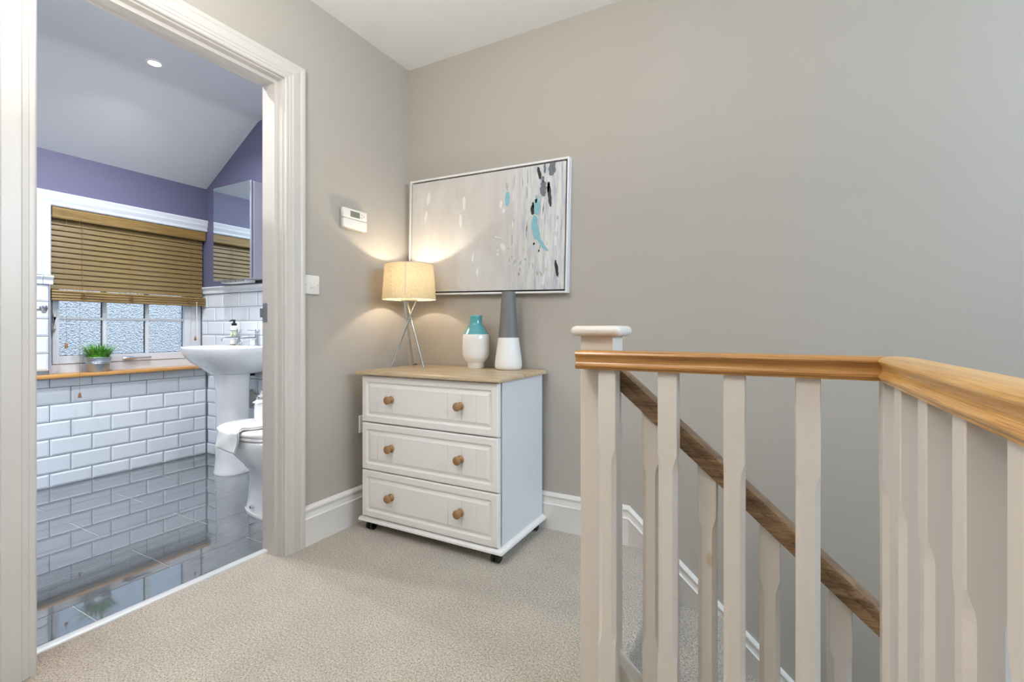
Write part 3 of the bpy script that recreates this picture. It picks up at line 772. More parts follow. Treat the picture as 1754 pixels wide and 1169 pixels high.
bm = B(); loft(bm, [tring(-2.597, -2.13, 0.182, 0.399), tring(-2.603, -2.13, 0.186, 0.403), tring(-2.603, -2.13, 0.186, 0.412), tring(-2.598, -2.13, 0.182, 0.4155)]); obj('seat', bm, m_seat, tl, smooth=True, angle=50)
bm = B(); loft(bm, [tring(-2.600, -2.12, 0.183, 0.418), tring(-2.606, -2.12, 0.188, 0.423), tring(-2.606, -2.12, 0.188, 0.432), tring(-2.595, -2.12, 0.180, 0.440), tring(-2.54, -2.12, 0.15, 0.4445)]); obj('lid', bm, m_seat, tl, smooth=True, angle=50)
bm = B(); box(bm, (-2.045+2.2, -0.16, 0.385), (-1.912+2.2, 0.16, 0.76), 0.015, 3); box(bm, (-2.052+2.2, -0.165, 0.76), (-1.909+2.2, 0.165, 0.785), 0.008, 2); obj('cistern', bm, m_ceramic, tl, smooth=True)
bm = B(); prism(bm, [(0.008*math.cos(2*PI*k/14), 0.008*math.sin(2*PI*k/14)) for k in range(14)], lambda a, b_, t: (-2.30+2.2+a, t, 0.045+b_), -0.111, -0.09); obj('fixing_cap', bm, m_chrome, tl, smooth=True)

# towel folded over the nose of the lid
tw = None
bm = B()
cr = Vector((0.881, 0.4734, 0)); fd = Vector((-0.4733, 0.8808, 0))
lid_out = [Vector((p[0]-2.2, p[1]+TY, 0)) for p in tring(-2.606, -2.12, 0.188, 0, 120)]
def lid_edge(c):
    """nearest point of the lid outline (towards the room) for a given sideways coordinate"""
    best = None
    for k in range(len(lid_out)):
        a, b_ = lid_out[k], lid_out[(k+1) % len(lid_out)]; ca, cb_ = a.dot(cr), b_.dot(cr)
        if (ca-c)*(cb_-c) <= 0 and ca != cb_:
            f = (a+(b_-a)*((c-ca)/(cb_-ca))).dot(fd)
            if best is None or f < best: best = f
    return best if best is not None else 2.47
def towel_pt(u, s, off):
    """u across 0..1, s along path 0..1"""
    Lt, Ld = 0.215, 0.088+0.016*u
    tot = Lt+Ld; d = s*tot
    c0 = -1.462+0.145*u; e0 = lid_edge(c0)
    if d < Lt:
        y = Lt-d; k = min(1, y/0.05)
        c = c0+0.80*y*k; f = e0+0.60*y+0.004; z = 0.4475+off-max(0, 0.018-y)**2*20
        wr = 0.0022*math.sin(u*9+y*40)*min(1, y*20)
    else:
        q = d-Lt; c = c0-0.10*q+0.004*math.sin(q*50+u*6); f = e0-0.010-off-0.07*q+0.005*math.sin(u*8)*q*8; z = 0.4445-q; wr = 0
    p = cr*c+fd*f; p.z = z+wr
    return p
nu, ns = 22, 34
for off, th in ((0.003, 0.006), (0.0105, 0.006)):
    grid = {}
    for lay in (0, 1):
        for i in range(nu+1):
            for j in range(ns+1):
                s_ = j/ns*(0.97 if off > 0.005 else 1.0)
                grid[lay, i, j] = bm.verts.new(towel_pt(i/nu*(0.97 if off > 0.005 else 1.0), s_, off+lay*th))
    for i in range(nu):
        for j in range(ns):
            bm.faces.new((grid[0, i, j], grid[0, i, j+1], grid[0, i+1, j+1], grid[0, i+1, j])); bm.faces.new((grid[1, i, j], grid[1, i+1, j], grid[1, i+1, j+1], grid[1, i, j+1]))
    for i in range(nu):
        for j in (0, ns): bm.faces.new((grid[0, i, j], grid[0, i+1, j], grid[1, i+1, j], grid[1, i, j]))
    for j in range(ns):
        for i in (0, nu): bm.faces.new((grid[0, i, j], grid[0, i, j+1], grid[1, i, j+1], grid[1, i, j]))
tag(obj('towel', bm, m_towel, smooth=True, angle=70), 'white terry hand towel folded and draped over the front of the toilet lid', 'towel')
# tissue roll with rosette
tr_ = thing('toilet_roll', 'white toilet roll with a ruffled tissue rosette standing on the toilet lid', 'toilet roll', (-2.452, 1.675, 0.4455))
bm = B(); lathe(bm, [(0.050, 0), (0.053, 0.003), (0.054, 0.05), (0.053, 0.097), (0.049, 0.102), (0.02, 0.103)], n=36); obj('roll', bm, m_tissue, tr_, smooth=True)
bm = B()
for k in range(60):
    a = k*2.399+random.uniform(-.3, .3); ring_ = (k % 3)/2.0; el = 0.35+1.0*(1-ring_)+random.uniform(-.15, .15); L = random.uniform(0.040, 0.062)
    d = Vector((math.cos(a), math.sin(a), 0)); s = Vector((-d.y, d.x, 0)); up = Vector((0, 0, 1)); p = d*0.006+up*0.100
    g = d*math.cos(el)+up*math.sin(el); rows_ = []
    for t_, w in ((0, 0.004), (0.35, 0.016), (0.7, 0.022), (1.0, 0.010)):
        q = p+g*L*t_+up*(-0.02*t_*t_*ring_); rows_.append([q-s*w+up*random.uniform(-.003, .004), q+up*0.004*math.sin(k), q+s*w+up*random.uniform(-.003, .004)])
    vv = [[bm.verts.new(x_) for x_ in rw] for rw in rows_]
    for m_ in range(3):
        for n_ in range(2): bm.faces.new((vv[m_][n_], vv[m_][n_+1], vv[m_+1][n_+1], vv[m_+1][n_]))
lathe(bm, [(0.050, 0.1022), (0.044, 0.112), (0.026, 0.122), (0.008, 0.127)], n=20)
me = bpy.data.meshes.new('rosette'); bm.to_mesh(me); bm.free(); me.materials.append(m_tissue)
link('rosette', me, tr_)

# ------------------------------------------------------------------ downlights
def downlight(x, y, lab, cat, grp=None, r=0.042, lit=m_led):
    t = thing('downlight', lab, cat, (x, y, 2.40), group=grp)
    bm = B(); lathe(bm, [(r, 0.0), (r, -0.003), (r*0.9, -0.005), (r*0.72, -0.004), (r*0.70, 0.0)], n=32, cap=(False, False)); obj('bezel', bm, m_wplastic, t, smooth=True)
    bm = B(); lathe(bm, [(r*0.70, -0.0015), (0.001, -0.0015)], n=32, cap=(False, False)); obj('lens', bm, lit, t)
downlight(*BATH[0], 'round recessed spotlight in the bathroom ceiling', 'ceiling light')

# ------------------------------------------------------------------ fittings on the landing wall
th_ = thing('thermostat', 'white digital heating thermostat on the wall left of the painting', 'thermostat', (XL, 1.6615, 1.47))
bm = B(); box(bm, (0, -0.066, -0.046), (0.014, 0.074, 0.048), 0.003, 2); obj('back_case', bm, m_greyp, th_, smooth=True)
bm = B(); box(bm, (0.012, -0.072, 0.004), (0.030, 0.078, 0.051), 0.005, 3); obj('front_case', bm, m_wplastic, th_, smooth=True)
bm = B(); box(bm, (0.012, -0.070, -0.044), (0.031, 0.078, 0.003), 0.005, 3); obj('flap', bm, m_wplastic, th_, smooth=True)
bm = B(); box(bm, (0.029, -0.030, 0.012), (0.0306, 0.030, 0.041), 0.001, 1); obj('display', bm, m_lcd, th_)
for (y_, z_) in ((0.042, 0.033), (0.042, 0.019), (0.056, 0.026)):
    bm = B(); box(bm, (0.029, y_-0.004, z_-0.004), (0.0315, y_+0.004, z_+0.004), 0.0012, 2); obj('button', bm, m_greyp, th_)
sw = thing('light_switch', 'white single rocker light switch beside the door frame', 'light switch', (XL, 1.4305, 1.141))
bm = B(); box(bm, (0, -0.042, -0.042), (0.009, 0.042, 0.042), 0.0035, 3); obj('plate', bm, m_wplastic, sw, smooth=True)
bm = B(); box(bm, (0.008, -0.009, -0.014), (0.0125, 0.009, 0.014), 0.0015, 2); obj('rocker', bm, m_wplastic, sw, smooth=True)
for y_ in (-0.030, 0.030):
    bm = B(); prism(bm, [(0.0022*math.cos(2*PI*k/12), 0.0022*math.sin(2*PI*k/12)) for k in range(12)], lambda a, b_, t: (t, y_+a, b_), 0.008, 0.0094); obj('screw', bm, m_steel, sw)
so = thing('wall_socket', 'white plastic wall socket mostly hidden behind the chest of drawers', 'socket', (XL, 1.782, 0.475))
bm = B(); box(bm, (0, -0.073, -0.043), (0.012, 0.073, 0.043), 0.004, 3); obj('plate', bm, m_wplastic, so, smooth=True)
for y_ in (-0.036, 0.036):
    bm = B(); box(bm, (0.011, y_-0.007, 0.018), (0.0145, y_+0.007, 0.032), 0.001, 1); obj('switch', bm, m_wplastic, so)

# ------------------------------------------------------------------ painting
pt = thing('framed_painting', 'large pale abstract canvas with teal and black strokes in white frame', 'painting', (-1.276, 2.047, 1.4365), (0, math.radians(1.25), 0))
PW, PH = 0.469, 0.313
bm = B()
FP = [(0, -0.034+0.034), (0.008, 0.0), (0.010, 0.002), (0.010, 0.028), (0.0, 0.030)]
for sgn in (-1, 1):
    prism(bm, [(0, 0), (0.009, 0), (0.0095, 0.024), (0, 0.034)], lambda a, b_, t: (sgn*(PW-a), b_, t), lambda a, b_: -PH+a, lambda a, b_: PH-a)
    prism(bm, [(0, 0), (0.009, 0), (0.0095, 0.024), (0, 0.034)], lambda a, b_, t: (t, b_, sgn*(PH-a)), lambda a, b_: -PW+a, lambda a, b_: PW-a)
obj('frame', bm, m_frame, pt)
bm = B(); box(bm, (-PW+0.004, 0.020, -PH+0.004), (PW-0.004, 0.034, PH-0.004)); obj('backing', bm, m_dark, pt)
bm = B(); box(bm, (-PW+0.0165, 0.003, -PH+0.0165), (PW-0.0165, 0.022, PH-0.0165), 0.0012, 1); obj('canvas', bm, m_canvas, pt)
def stroke(cx_, cz_, w, h, mat, ang=0, n=22, jag=0.18, lab=None, sq=2.4, dep=0.0016):
    bm = B(); out = []
    for k in range(n):
        t_ = 2*PI*k/n; c, s = math.cos(t_), math.sin(t_)
        q = 1+random.uniform(-jag, jag)*(0.6+0.4*abs(s)); x_ = w/2*math.copysign(abs(c)**(2/sq), c)*q; z_ = h/2*math.copysign(abs(s)**(2/sq), s)*(1+random.uniform(-jag, jag)*0.4)
        x_ += random.uniform(-jag, jag)*w*0.2
        out.append((cx_+x_*math.cos(ang)+z_*math.sin(ang), cz_-x_*math.sin(ang)+z_*math.cos(ang)))
    poly(out, mat, lab, dep)
def poly(out, mat, lab=None, dep=0.0012):
    bm = B(); mxx = sum(p[0] for p in out)/len(out); mzz = sum(p[1] for p in out)/len(out)
    loft(bm, [[(x_, 0.0035, z_) for x_, z_ in out], [(mxx+(x_-mxx)*0.97, 0.0028-dep, mzz+(z_-mzz)*0.97) for x_, z_ in out]], (False, True))
    bmesh.ops.recalc_face_normals(bm, faces=bm.faces)
    me = bpy.data.meshes.new('brush_stroke'); bm.to_mesh(me); bm.free(); me.materials.append(mat)
    o_ = link('brush_stroke', me, pt)
    if lab: o_['label'] = lab
for a in [(0.146, 0.152, 0.026, 0.072, 0.02), (0.307, 0.098, 0.030, 0.080, -0.04), (0.303, 0.135, 0.012, 0.04, 0.0)]:
    stroke(a[0], a[1], a[2], a[3], m_pteal, a[4], lab='teal paint stroke', jag=0.12)
cres = [(0.292, 0.061), (0.281, 0.029), (0.281, -0.006), (0.290, -0.035), (0.300, -0.055), (0.313, -0.060), (0.326, -0.082), (0.344, -0.103), (0.366, -0.117), (0.373, -0.112), (0.360, -0.098), (0.346, -0.079), (0.326, -0.050), (0.325, -0.027), (0.314, 0.008), (0.307, 0.050)]
out = []
for k in range(len(cres)):
    a, b_ = cres[k], cres[(k+1) % len(cres)]
    for q in range(3): out.append((a[0]+(b_[0]-a[0])*q/3+random.uniform(-.0016, .0016), a[1]+(b_[1]-a[1])*q/3+random.uniform(-.0016, .0016)))
# crescent as strip
bm = B(); vv = [bm.verts.new((x_, 0.0012, z_)) for x_, z_ in out]; f_ = bm.faces.new(vv)
r_ = bmesh.ops.triangulate(bm, faces=[f_]); ex = bmesh.ops.extrude_face_region(bm, geom=bm.faces[:])
for g in ex['geom']:
    if isinstance(g, bmesh.types.BMVert): g.co.y = 0.0035
o_ = obj('brush_stroke', bm, m_pteal, pt); o_['label'] = 'curved teal paint stroke'
for a in [(0.316, 0.257, 0.016, 0.062, 0.22), (0.284, 0.085, 0.017, 0.048, -0.05), (0.287, 0.108, 0.010, 0.03, -0.1), (0.371, 0.150, 0.016, 0.115, -0.13), (0.366, 0.185, 0.012, 0.05, 0.1), (0.415, -0.200, 0.014, 0.080, -0.18), (0.295, -0.077, 0.009, 0.012, 0.3), (0.322, -0.112, 0.007, 0.013, 0.3)]:
    stroke(*a[:4], m_pblack, -abs(a[4]) if a[1] > 0.2 else a[4], lab='black paint stroke', jag=0.28)
for a in [(0.338, 0.182, 0.030, 0.072, 0.02), (0.382, 0.268, 0.034, 0.062, 0.06), (0.345, 0.275, 0.012, 0.045, 0), (0.336, 0.225, 0.014, 0.03, 0)]:
    stroke(*a[:4], m_pgrey, a[4], lab='slate grey paint stroke', jag=0.3)
for a in [(0.126, -0.085, 0.024, 0.046, -0.45), (0.096, -0.118, 0.012, 0.014, 0.3), (0.098, -0.098, 0.007, 0.014, 0.2), (0.407, -0.070, 0.015, 0.05, 0), (0.334, 0.083, 0.009, 0.11, 0), (0.109, 0.130, 0.012, 0.036, 0.1), (0.126, 0.098, 0.012, 0.024, 0), (0.411, 0.0, 0.009, 0.062, 0.08),
          (-0.021, -0.199, 0.013, 0.044, 0), (-0.110, 0.158, 0.018, 0.070, 0), (-0.130, 0.068, 0.017, 0.068, -0.1), (-0.341, 0.205, 0.020, 0.07, 0.1), (-0.356, 0.112, 0.016, 0.06, 0.12), (-0.049, -0.127, 0.015, 0.05, 0.1), (0.10, -0.035, 0.05, 0.006, 0.3), (0.075, -0.045, 0.03, 0.005, 0.2), (0.35, -0.25, 0.012, 0.06, 0.1), (0.36, -0.17, 0.008, 0.06, 0.0)]:
    stroke(*a[:4], m_pwhite, a[4], lab='white paint stroke', jag=0.2)
for k in range(26):
    x_ = random.uniform(0.10, 0.42); z_ = random.uniform(-0.24, -0.06)
    stroke(x_, z_, random.uniform(0.004, 0.010), random.uniform(0.008, 0.028), m_pyel if k % 2 else m_pmid, random.uniform(-.5, .5), n=10, jag=0.4, dep=0.0005)
for k in range(26):
    x_ = random.uniform(0.12, 0.44); z_ = random.uniform(-0.05, 0.25)
    stroke(x_, z_, random.uniform(0.003, 0.008), random.uniform(0.02, 0.075), m_pmid if k % 3 else m_pwhite, random.uniform(-.05, .05), n=12, jag=0.4, dep=0.0005)

# ------------------------------------------------------------------ chest of drawers
ch = thing('chest_of_drawers', 'white three drawer chest with oak top and wooden knobs in the corner', 'chest of drawers', (-1.312, 1.85, 0))
def RC(p): return rel(ch, p)
KX0, KX1, KY0, KY1 = -1.683, -0.942, 1.648, 2.055
def cb(name, a, b_, mat, parent, bev=0, seg=2):
    bm = B(); box(bm, RC(a), RC(b_), bev, seg); return obj(name, bm, mat, parent, smooth=bool(bev))
bm = B()
box(bm, RC((KX0, KY0+0.022, 0.066)), RC((KX0+0.016, KY1, 0.731))); box(bm, RC((KX1-0.016, KY0+0.022, 0.066)), RC((KX1, KY1, 0.731)))
box(bm, RC((KX0+0.016, KY0+0.024, 0.066)), RC((KX1-0.016, KY1, 0.725)))
obj('carcass', bm, m_chestside, ch)
# top with moulded edge
def rectring(x0, x1, y0, y1, z): return [RC(p) for p in ((x0, y0, z), (x1, y0, z), (x1, y1, z), (x0, y1, z))]
bm = B(); T = []
for ins, z_ in ((0.010, 0.732), (0.001, 0.7335), (0.0, 0.738), (0.002, 0.744), (0.007, 0.748), (0.011, 0.7505), (0.018, 0.752)):
    T.append(rectring(-1.703+ins, -0.922-ins, 1.618+ins, 2.070-ins*0.1, z_))
loft(bm, T); obj('top', bm, m_top, ch, smooth=True, angle=50)
bm = B(); T = []
for ins, z_ in ((0.004, 0.045), (0.0, 0.047), (0.0, 0.054), (0.004, 0.061), (0.012, 0.066), (0.016, 0.068)):
    T.append(rectring(-1.701+ins, -0.925-ins, 1.634+ins, 2.062, z_))
loft(bm, T); obj('plinth', bm, m_chest, ch, smooth=True, angle=50)
# drawer fronts: height-field moulded panel
def drawer_front(z0, z1):
    x0, x1 = KX0+0.001, KX1-0.001; yf = 1.638; yb = 1.659
    bm = B()
    def rr(ix, iz, y, rad, n=5):
        """rounded rectangle ring"""
        pts = []; a0, a1, c0, c1 = x0+ix, x1-ix, z0+iz, z1-iz
        for (cx_, cz_, s0) in ((a1-rad, c1-rad, 0), (a0+rad, c1-rad, 1), (a0+rad, c0+rad, 2), (a1-rad, c0+rad, 3)):
            for q in range(n):
                t_ = (s0+q/(n-1))*PI/2; pts.append(RC((cx_+rad*math.cos(t_), y, cz_+rad*math.sin(t_))))
        return pts
    prof_ = [(0, yb, 0.0005), (0, yf+0.006, 0.0005), (0.0015, yf+0.002, 0.001), (0.006, yf, 0.002), (0.028, yf, 0.010), (0.031, yf+0.0045, 0.008), (0.036, yf+0.0080, 0.006), (0.041, yf+0.0072, 0.003), (0.051, yf+0.0012, 0.0006), (0.052, yf+0.0006, 0.0005)]
    loft(bm, [rr(i_, i_, y, rd) for i_, y, rd in prof_], (True, False))
    # grooved centre panel: strips between V grooves
    a0, a1, c0, c1 = x0+0.052, x1-0.052, z0+0.052, z1-0.052
    grooves = [-1.572, -1.504, -1.436, -1.146, -1.085, -1.026]
    gx = [-1.585, -1.545, -1.480, -1.15, -1.085, -1.020]
    gx = [-1.585, -1.540, -1.492, -1.188, -1.118, -1.046]
    xs_ = [a0]; ys_ = [yf+0.0006]
    for g in gx:
        xs_ += [g-0.0022, g, g+0.0022]; ys_ += [yf+0.0006, yf+0.0040, yf+0.0006]
    xs_.append(a1); ys_.append(yf+0.0006)
    lo = [bm.verts.new(RC((x_, y_, c0))) for x_, y_ in zip(xs_, ys_)]; hi = [bm.verts.new(RC((x_, y_, c1))) for x_, y_ in zip(xs_, ys_)]
    for k in range(len(lo)-1): bm.faces.new((lo[k], lo[k+1], hi[k+1], hi[k]))
    return obj('drawer', bm, m_chest, ch, smooth=True, angle=20)
kn = None
for (z0, z1) in ((0.070, 0.2865), (0.2905, 0.508), (0.5125, 0.7285)):
    d_ = drawer_front(z0, z1)
    for kx in (-1.500, -1.123):
        kz = (z0+z1)/2+0.005
        if kn is None:
            bm = B()
            pr = [(0.0165, 0), (0.0172, -0.003), (0.0155, -0.006), (0.0105, -0.008), (0.0090, -0.013), (0.0110, -0.018), (0.0165, -0.022), (0.0185, -0.027), (0.0180, -0.032), (0.0140, -0.036), (0.006, -0.038)]
            loft(bm, [[(r0*math.cos(2*PI*j/24), y_, r0*math.sin(2*PI*j/24)) for j in range(24)] for r0, y_ in pr])
            o_ = obj('knob', bm, m_knob, d_, smooth=True, angle=60); kn = o_.data
        else: o_ = link('knob', kn, d_)
        o_.location = RC((kx, 1.6385, kz))
def caster(x_, y_):
    bm = B()
    for s_ in (-1, 1):
        prism(bm, [(0.019*math.cos(2*PI*k/20), 0.019*math.sin(2*PI*k/20)) for k in range(20)], lambda a, b_, t: RC((x_+t, y_+a, 0.0195+b_)), s_*0.004, s_*0.017)
    box(bm, RC((x_-0.010, y_-0.012, 0.022)), RC((x_+0.010, y_+0.014, 0.046)), 0.003, 1)
    obj('caster', bm, m_black, ch, smooth=True)
for x_, y_ in ((-1.650, 1.668), (-0.968, 1.668), (-0.968, 2.02), (-1.650, 2.02)): caster(x_, y_)

# ------------------------------------------------------------------ table lamp
LX, LY, LZ = -1.598, 1.875, 0.7522
lm = thing('table_lamp', 'lit tripod table lamp with linen drum shade on the chest', 'lamp', (LX, LY, LZ))
for dx, dy in ((-0.0502, -0.081), (-0.045, 0.084), (0.0952, -0.0028)):
    tw_ = math.radians(180-28)
    tx, ty = 0.38*(dx*math.cos(tw_)-dy*math.sin(tw_)), 0.38*(dx*math.sin(tw_)+dy*math.cos(tw_))
    bm = B(); tube(bm, [(dx, dy, 0.001), (tx, ty, 0.338)], 0.0052, 14); obj('leg', bm, m_chrome, lm, smooth=True)
bm = B(); lathe(bm, [(0.040, 0.336), (0.041, 0.339), (0.041, 0.343), (0.018, 0.346), (0.018, 0.375), (0.014, 0.385)], n=28); obj('lamp_holder', bm, m_wplastic, lm, smooth=True)
bm = B(); rings = [(0.134, 0.343), (0.121, 0.519), (0.1195, 0.519), (0.1325, 0.343)]
lathe(bm, rings[:2], n=56, cap=(False, False)); sh = obj('lamp_shade', bm, m_shade, lm, smooth=True)
for r0, z_ in ((0.1335, 0.3435), (0.1207, 0.5185)):
    bm = B(); tube(bm, [(r0*math.cos(2*PI*k/48), r0*math.sin(2*PI*k/48), z_) for k in range(49)], 0.0016, 6, cap=False)
    obj('shade_rim', bm, m_greyp, sh, smooth=True)
bm = B()
for k in range(3):
    a = 2*PI*k/3+0.4; tube(bm, [(0.016*math.cos(a), 0.016*math.sin(a), 0.385), (0.120*math.cos(a), 0.120*math.sin(a), 0.510)], 0.0012, 6)
obj('shade_carrier', bm, m_steel, sh)
# side seam of the shade, facing the viewer
bm = B(); a = math.radians(-58); tube(bm, [(0.1337*math.cos(a), 0.1337*math.sin(a), 0.345), (0.1207*math.cos(a), 0.1207*math.sin(a), 0.517)], 0.0014, 6); obj('seam', bm, m_greyp, sh)
bm = B()
bmesh.ops.create_uvsphere(bm, u_segments=20, v_segments=12, radius=0.020)
for v_ in bm.verts: v_.co.z += 0.414
bm.verts.ensure_lookup_table()
lathe(bm, [(0.012, 0.385), (0.012, 0.395), (0.015, 0.402)], n=20, cap=(True, False))
obj('bulb', bm, m_bulb, lm, smooth=True)
pl = bpy.data.lights.new('table_lamp_glow', 'POINT'); pl.energy = 3.8; pl.color = (1.0, 0.90, 0.74); pl.shadow_soft_size = 0.012
po = bpy.data.objects.new('table_lamp_glow', pl); C.objects.link(po); po.location = (LX, LY, LZ+0.446)
bm = B(); tube(bm, [(-0.050, 0.085, 0.035), (-0.062, 0.100, 0.012), (-0.075, 0.125, 0.004), (-0.085, 0.16, 0.003), (-0.088, 0.185, -0.02)], 0.0028, 8); obj('power_cord', bm, m_black, lm, smooth=True)

# ------------------------------------------------------------------ vases
vz = 0.7522
va = thing('short_vase', 'short white bottle vase with glossy teal neck and shoulder on the chest', 'vase', (-1.272, 1.990, vz))
bm = B(); lathe(bm, [(0.040, 0.0), (0.042, 0.002), (0.042, 0.022), (0.047, 0.031), (0.058, 0.043), (0.0655, 0.058), (0.0675, 0.078), (0.0675, 0.148), (0.0662, 0.160), (0.0640, 0.168)], n=48, cap=(True, False)); obj('lower_body', bm, m_vwhite, va, smooth=True, angle=60)
bm = B(); lathe(bm, [(0.0640, 0.168), (0.0615, 0.172), (0.055, 0.182), (0.046, 0.197), (0.0385, 0.208), (0.0325, 0.215), (0.0305, 0.220), (0.0305, 0.252), (0.0318, 0.259), (0.0300, 0.261), (0.0275, 0.257), (0.0265, 0.215), (0.035, 0.20)], n=48, cap=(False, True)); obj('neck', bm, m_teal, va, smooth=True, angle=60)
vb = thing('tall_vase', 'tall tapered vase, grey above and white below, on the chest', 'vase', (-1.091, 1.995, vz))
bm = B(); lathe(bm, [(0.052, 0), (0.058, 0.0015), (0.0635, 0.009), (0.0650, 0.022), (0.0635, 0.045), (0.0565, 0.098), (0.0492, 0.153)], n=48, cap=(True, False)); obj('lower_body', bm, m_vmatt, vb, smooth=True, angle=60)
bm = B(); lathe(bm, [(0.0492, 0.153), (0.0470, 0.170), (0.0410, 0.24), (0.0355, 0.32), (0.0325, 0.366), (0.0320, 0.3715), (0.0305, 0.3725), (0.0285, 0.369), (0.030, 0.34)], n=48, cap=(False, True)); obj('upper_body', bm, m_vgrey, vb, smooth=True, angle=60)

# ------------------------------------------------------------------ landing balustrade
HR = [(-0.0290, 0), (-0.0290, 0.003), (-0.0325, 0.007), (-0.0325, 0.010), (-0.0290, 0.013), (-0.0265, 0.018), (-0.0265, 0.023), (-0.0290, 0.029), (-0.0325, 0.033), (-0.0330, 0.036), (-0.0310, 0.0400), (-0.0270, 0.0425), (-0.0180, 0.0438), (0, 0.0445)]
HR = HR + [(-a, b_) for a, b_ in HR[-2::-1]]
RZ = 0.8495; RY = 1.1025; RX = 0.2085
lb = thing('landing_balustrade', 'white balustrade with an L-shaped oak handrail guarding the stairwell', 'balustrade', (-0.373, 1.1785, 0))
def RL(p): return rel(lb, p)
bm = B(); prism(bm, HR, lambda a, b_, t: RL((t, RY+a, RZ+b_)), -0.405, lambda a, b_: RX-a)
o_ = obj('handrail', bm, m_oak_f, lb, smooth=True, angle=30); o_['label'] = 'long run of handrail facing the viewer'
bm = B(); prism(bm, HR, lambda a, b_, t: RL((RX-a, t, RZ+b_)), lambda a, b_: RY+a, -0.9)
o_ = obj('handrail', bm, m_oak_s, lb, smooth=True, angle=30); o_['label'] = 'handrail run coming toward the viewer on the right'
NX0, NX1, NY0, NY1 = -0.415, -0.331, 1.136, 1.221
bm = B(); box(bm, RL((NX0, NY0, -0.45)), RL((NX1, NY1, 0.927)), 0.0015, 1); obj('newel_post', bm, m_bal, lb)
bm = B(); T = []
for ins, z_ in ((0.012, 0.9265), (0.005, 0.928), (0.0012, 0.933), (0.0, 0.939), (0.0012, 0.945), (0.005, 0.950), (0.012, 0.9525)):
    a = 0.064-ins; r0 = max(0.004, 0.014-ins*0.6); pts = []
    for (sx_, sy_, s0) in ((1, 1, 0), (-1, 1, 1), (-1, -1, 2), (1, -1, 3)):
        for q in range(4):
            t_ = (s0+q/3)*PI/2; pts.append(RL((-0.373+sx_*(a-r0)+r0*math.cos(t_), 1.1785+sy_*(a-r0)+r0*math.sin(t_), z_)))
    T.append(pts)
loft(bm, T); obj('newel_cap', bm, m_bal, lb, smooth=True, angle=60)
def bal_rings(bm, x0, y0, w, zb, zt, c0, c1, slope=0.0, ch_=0.0095, zb_s=0.0, R_=lambda p: p):
    """square baluster with stop chamfers between c0 and c1"""
    def ring(z_, c):
        pts = [(c, 0), (w-c, 0), (w, c), (w, w-c), (w-c, w), (c, w), (0, w-c), (0, c)]
        return [(x0+a, y0+b_, z_) for a, b_ in pts]
    e_ = 0.0014
    prof_ = [(zb, e_), (c0, e_), (c0+0.010, ch_*0.45), (c0+0.022, ch_*0.85), (c0+0.034, ch_), (c1-0.034, ch_), (c1-0.022, ch_*0.85), (c1-0.010, ch_*0.45), (c1, e_), (zt, e_)]
    rings = [ring(z_, c) for z_, c in prof_]
    if slope:
        rings[0] = [(x_, y_, z_-slope*(x_-x0)) for x_, y_, z_ in rings[0]]; rings[-1] = [(x_, y_, z_-slope*(x_-x0)) for x_, y_, z_ in rings[-1]]
    loft(bm, [[R_(p) for p in r_] for r_ in rings])
BW = 0.041
bmesh0 = B(); bal_rings(bmesh0, 0, 0, BW, 0.03, RZ+0.004, 0.20, 0.665)
bmesh.ops.recalc_face_normals(bmesh0, faces=bmesh0.faces)
bme = bpy.data.meshes.new('baluster'); bmesh0.to_mesh(bme); bmesh0.free(); bme.materials.append(m_bal)
for x_ in (-0.3515, -0.2150, -0.0815, 0.0490):
    o_ = link('baluster', bme, lb); o_.location = RL((x_, 1.082, 0))
yy = 1.125
for k in range(11):
    o_ = link('baluster', bme, lb); o_.location = RL((0.1855, 1.126-BW-0.1+0.1 if k == 0 else 1.0-BW-0.1415*(k-1), 0))
    if k == 0: o_.location = RL((0.1855, 1.124-BW, 0))
bm = B(); box(bm, RL((NX1+0.002, 1.07, 0.0)), RL((0.238, 1.135, 0.032)), 0.004, 1); box(bm, RL((0.173, -0.9, 0.0)), RL((0.238, 1.07, 0.032)), 0.004, 1); obj('base_rail', bm, m_bal, lb, smooth=True)

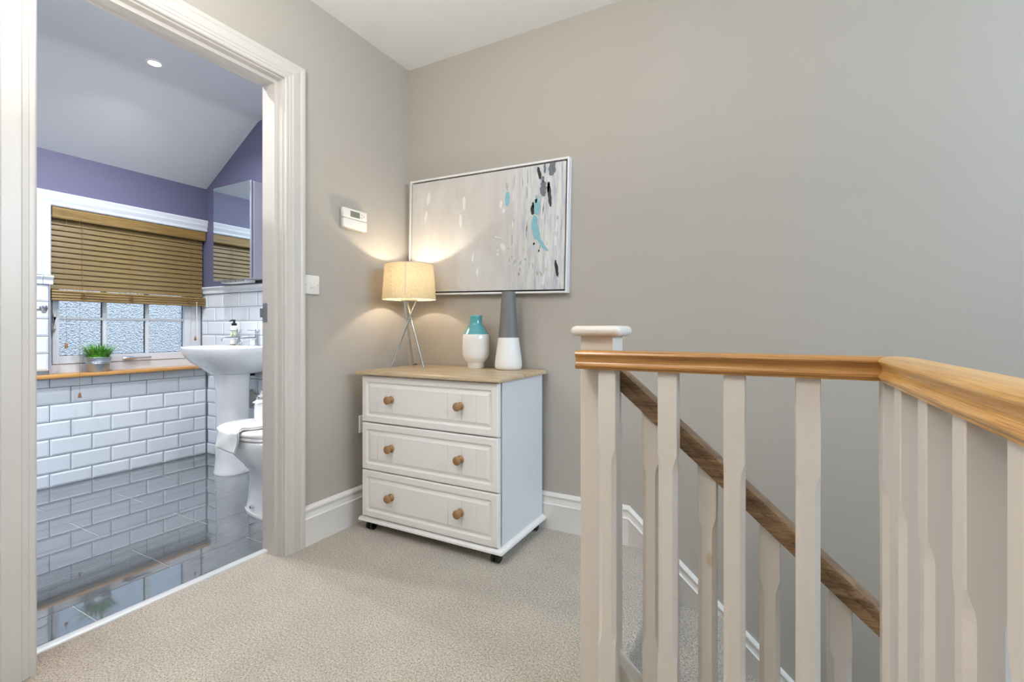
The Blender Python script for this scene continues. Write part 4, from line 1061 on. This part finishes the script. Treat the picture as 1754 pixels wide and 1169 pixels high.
# ------------------------------------------------------------------ stairs
st_ = thing('staircase', 'beige carpeted staircase descending along the back wall behind the balustrade', 'staircase', (-0.1, 1.64, -0.2))
def RT(p): return rel(st_, p)
rise, run = 0.1985, 0.2235
x0_ = -0.353
for k in range(1, 12):
    zt = -rise*k; xa = x0_+run*(k-1); xb = xa+run
    bm = B()
    box(bm, RT((xa-0.03, 1.205, zt-0.22)), RT((xb-0.012, YB-0.019, zt-0.0002)))
    prism(bm, [(0, 0), (0.010, -0.002), (0.018, -0.008), (0.022, -0.018), (0.018, -0.030), (0.0, -0.035)], lambda a, b_, t: RT((xb-0.022+a, t, zt+b_)), 1.205, YB-0.019)
    obj('step', bm, m_carpet, st_)
# outer string
sl = 0.878
strz = lambda x_: 0.115-sl*(x_-NX1)
bm = B(); prism(bm, [(0, 0), (0, -0.32), (0.035, -0.32), (0.035, 0)], lambda a, b_, t: RT((t, 1.163+a, strz(t)+b_)), NX1, 1.9)
prism(bm, [(-0.004, -0.002), (-0.004, 0.012), (0.039, 0.012), (0.039, -0.002)], lambda a, b_, t: RT((t, 1.163+a, strz(t)+b_)), NX1, 1.9)
obj('outer_string', bm, m_skirt, st_)
sbal = thing('stair_balustrade', 'sloping oak handrail with white spindles descending from the newel post', 'balustrade', (-0.33, 1.18, 0.7))
def RQ(p): return rel(sbal, p)
srz = lambda x_: 0.789-sl*(x_+0.3137)
cs = 1.0
bm = B()
SR = [(-0.0300, 0), (-0.0300, 0.022), (-0.0285, 0.0255), (-0.0285, 0.0285), (-0.0300, 0.032), (-0.0300, 0.044), (-0.027, 0.0510), (-0.015, 0.0545), (0, 0.0555)]
SR = SR+[(-a, b_) for a, b_ in SR[-2::-1]]
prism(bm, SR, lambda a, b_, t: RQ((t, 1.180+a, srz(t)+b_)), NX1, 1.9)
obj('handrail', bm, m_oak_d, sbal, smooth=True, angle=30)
for k in range(16):
    x_ = -0.267+0.1255*k
    bm = B(); zt = srz(x_)+0.004; zb = strz(x_)+0.012
    bal_rings(bm, x_, 1.160, 0.040, zb, zt, zb+0.11, zt-0.125, slope=sl, R_=RQ)
    obj('baluster', bm, m_bal, sbal)
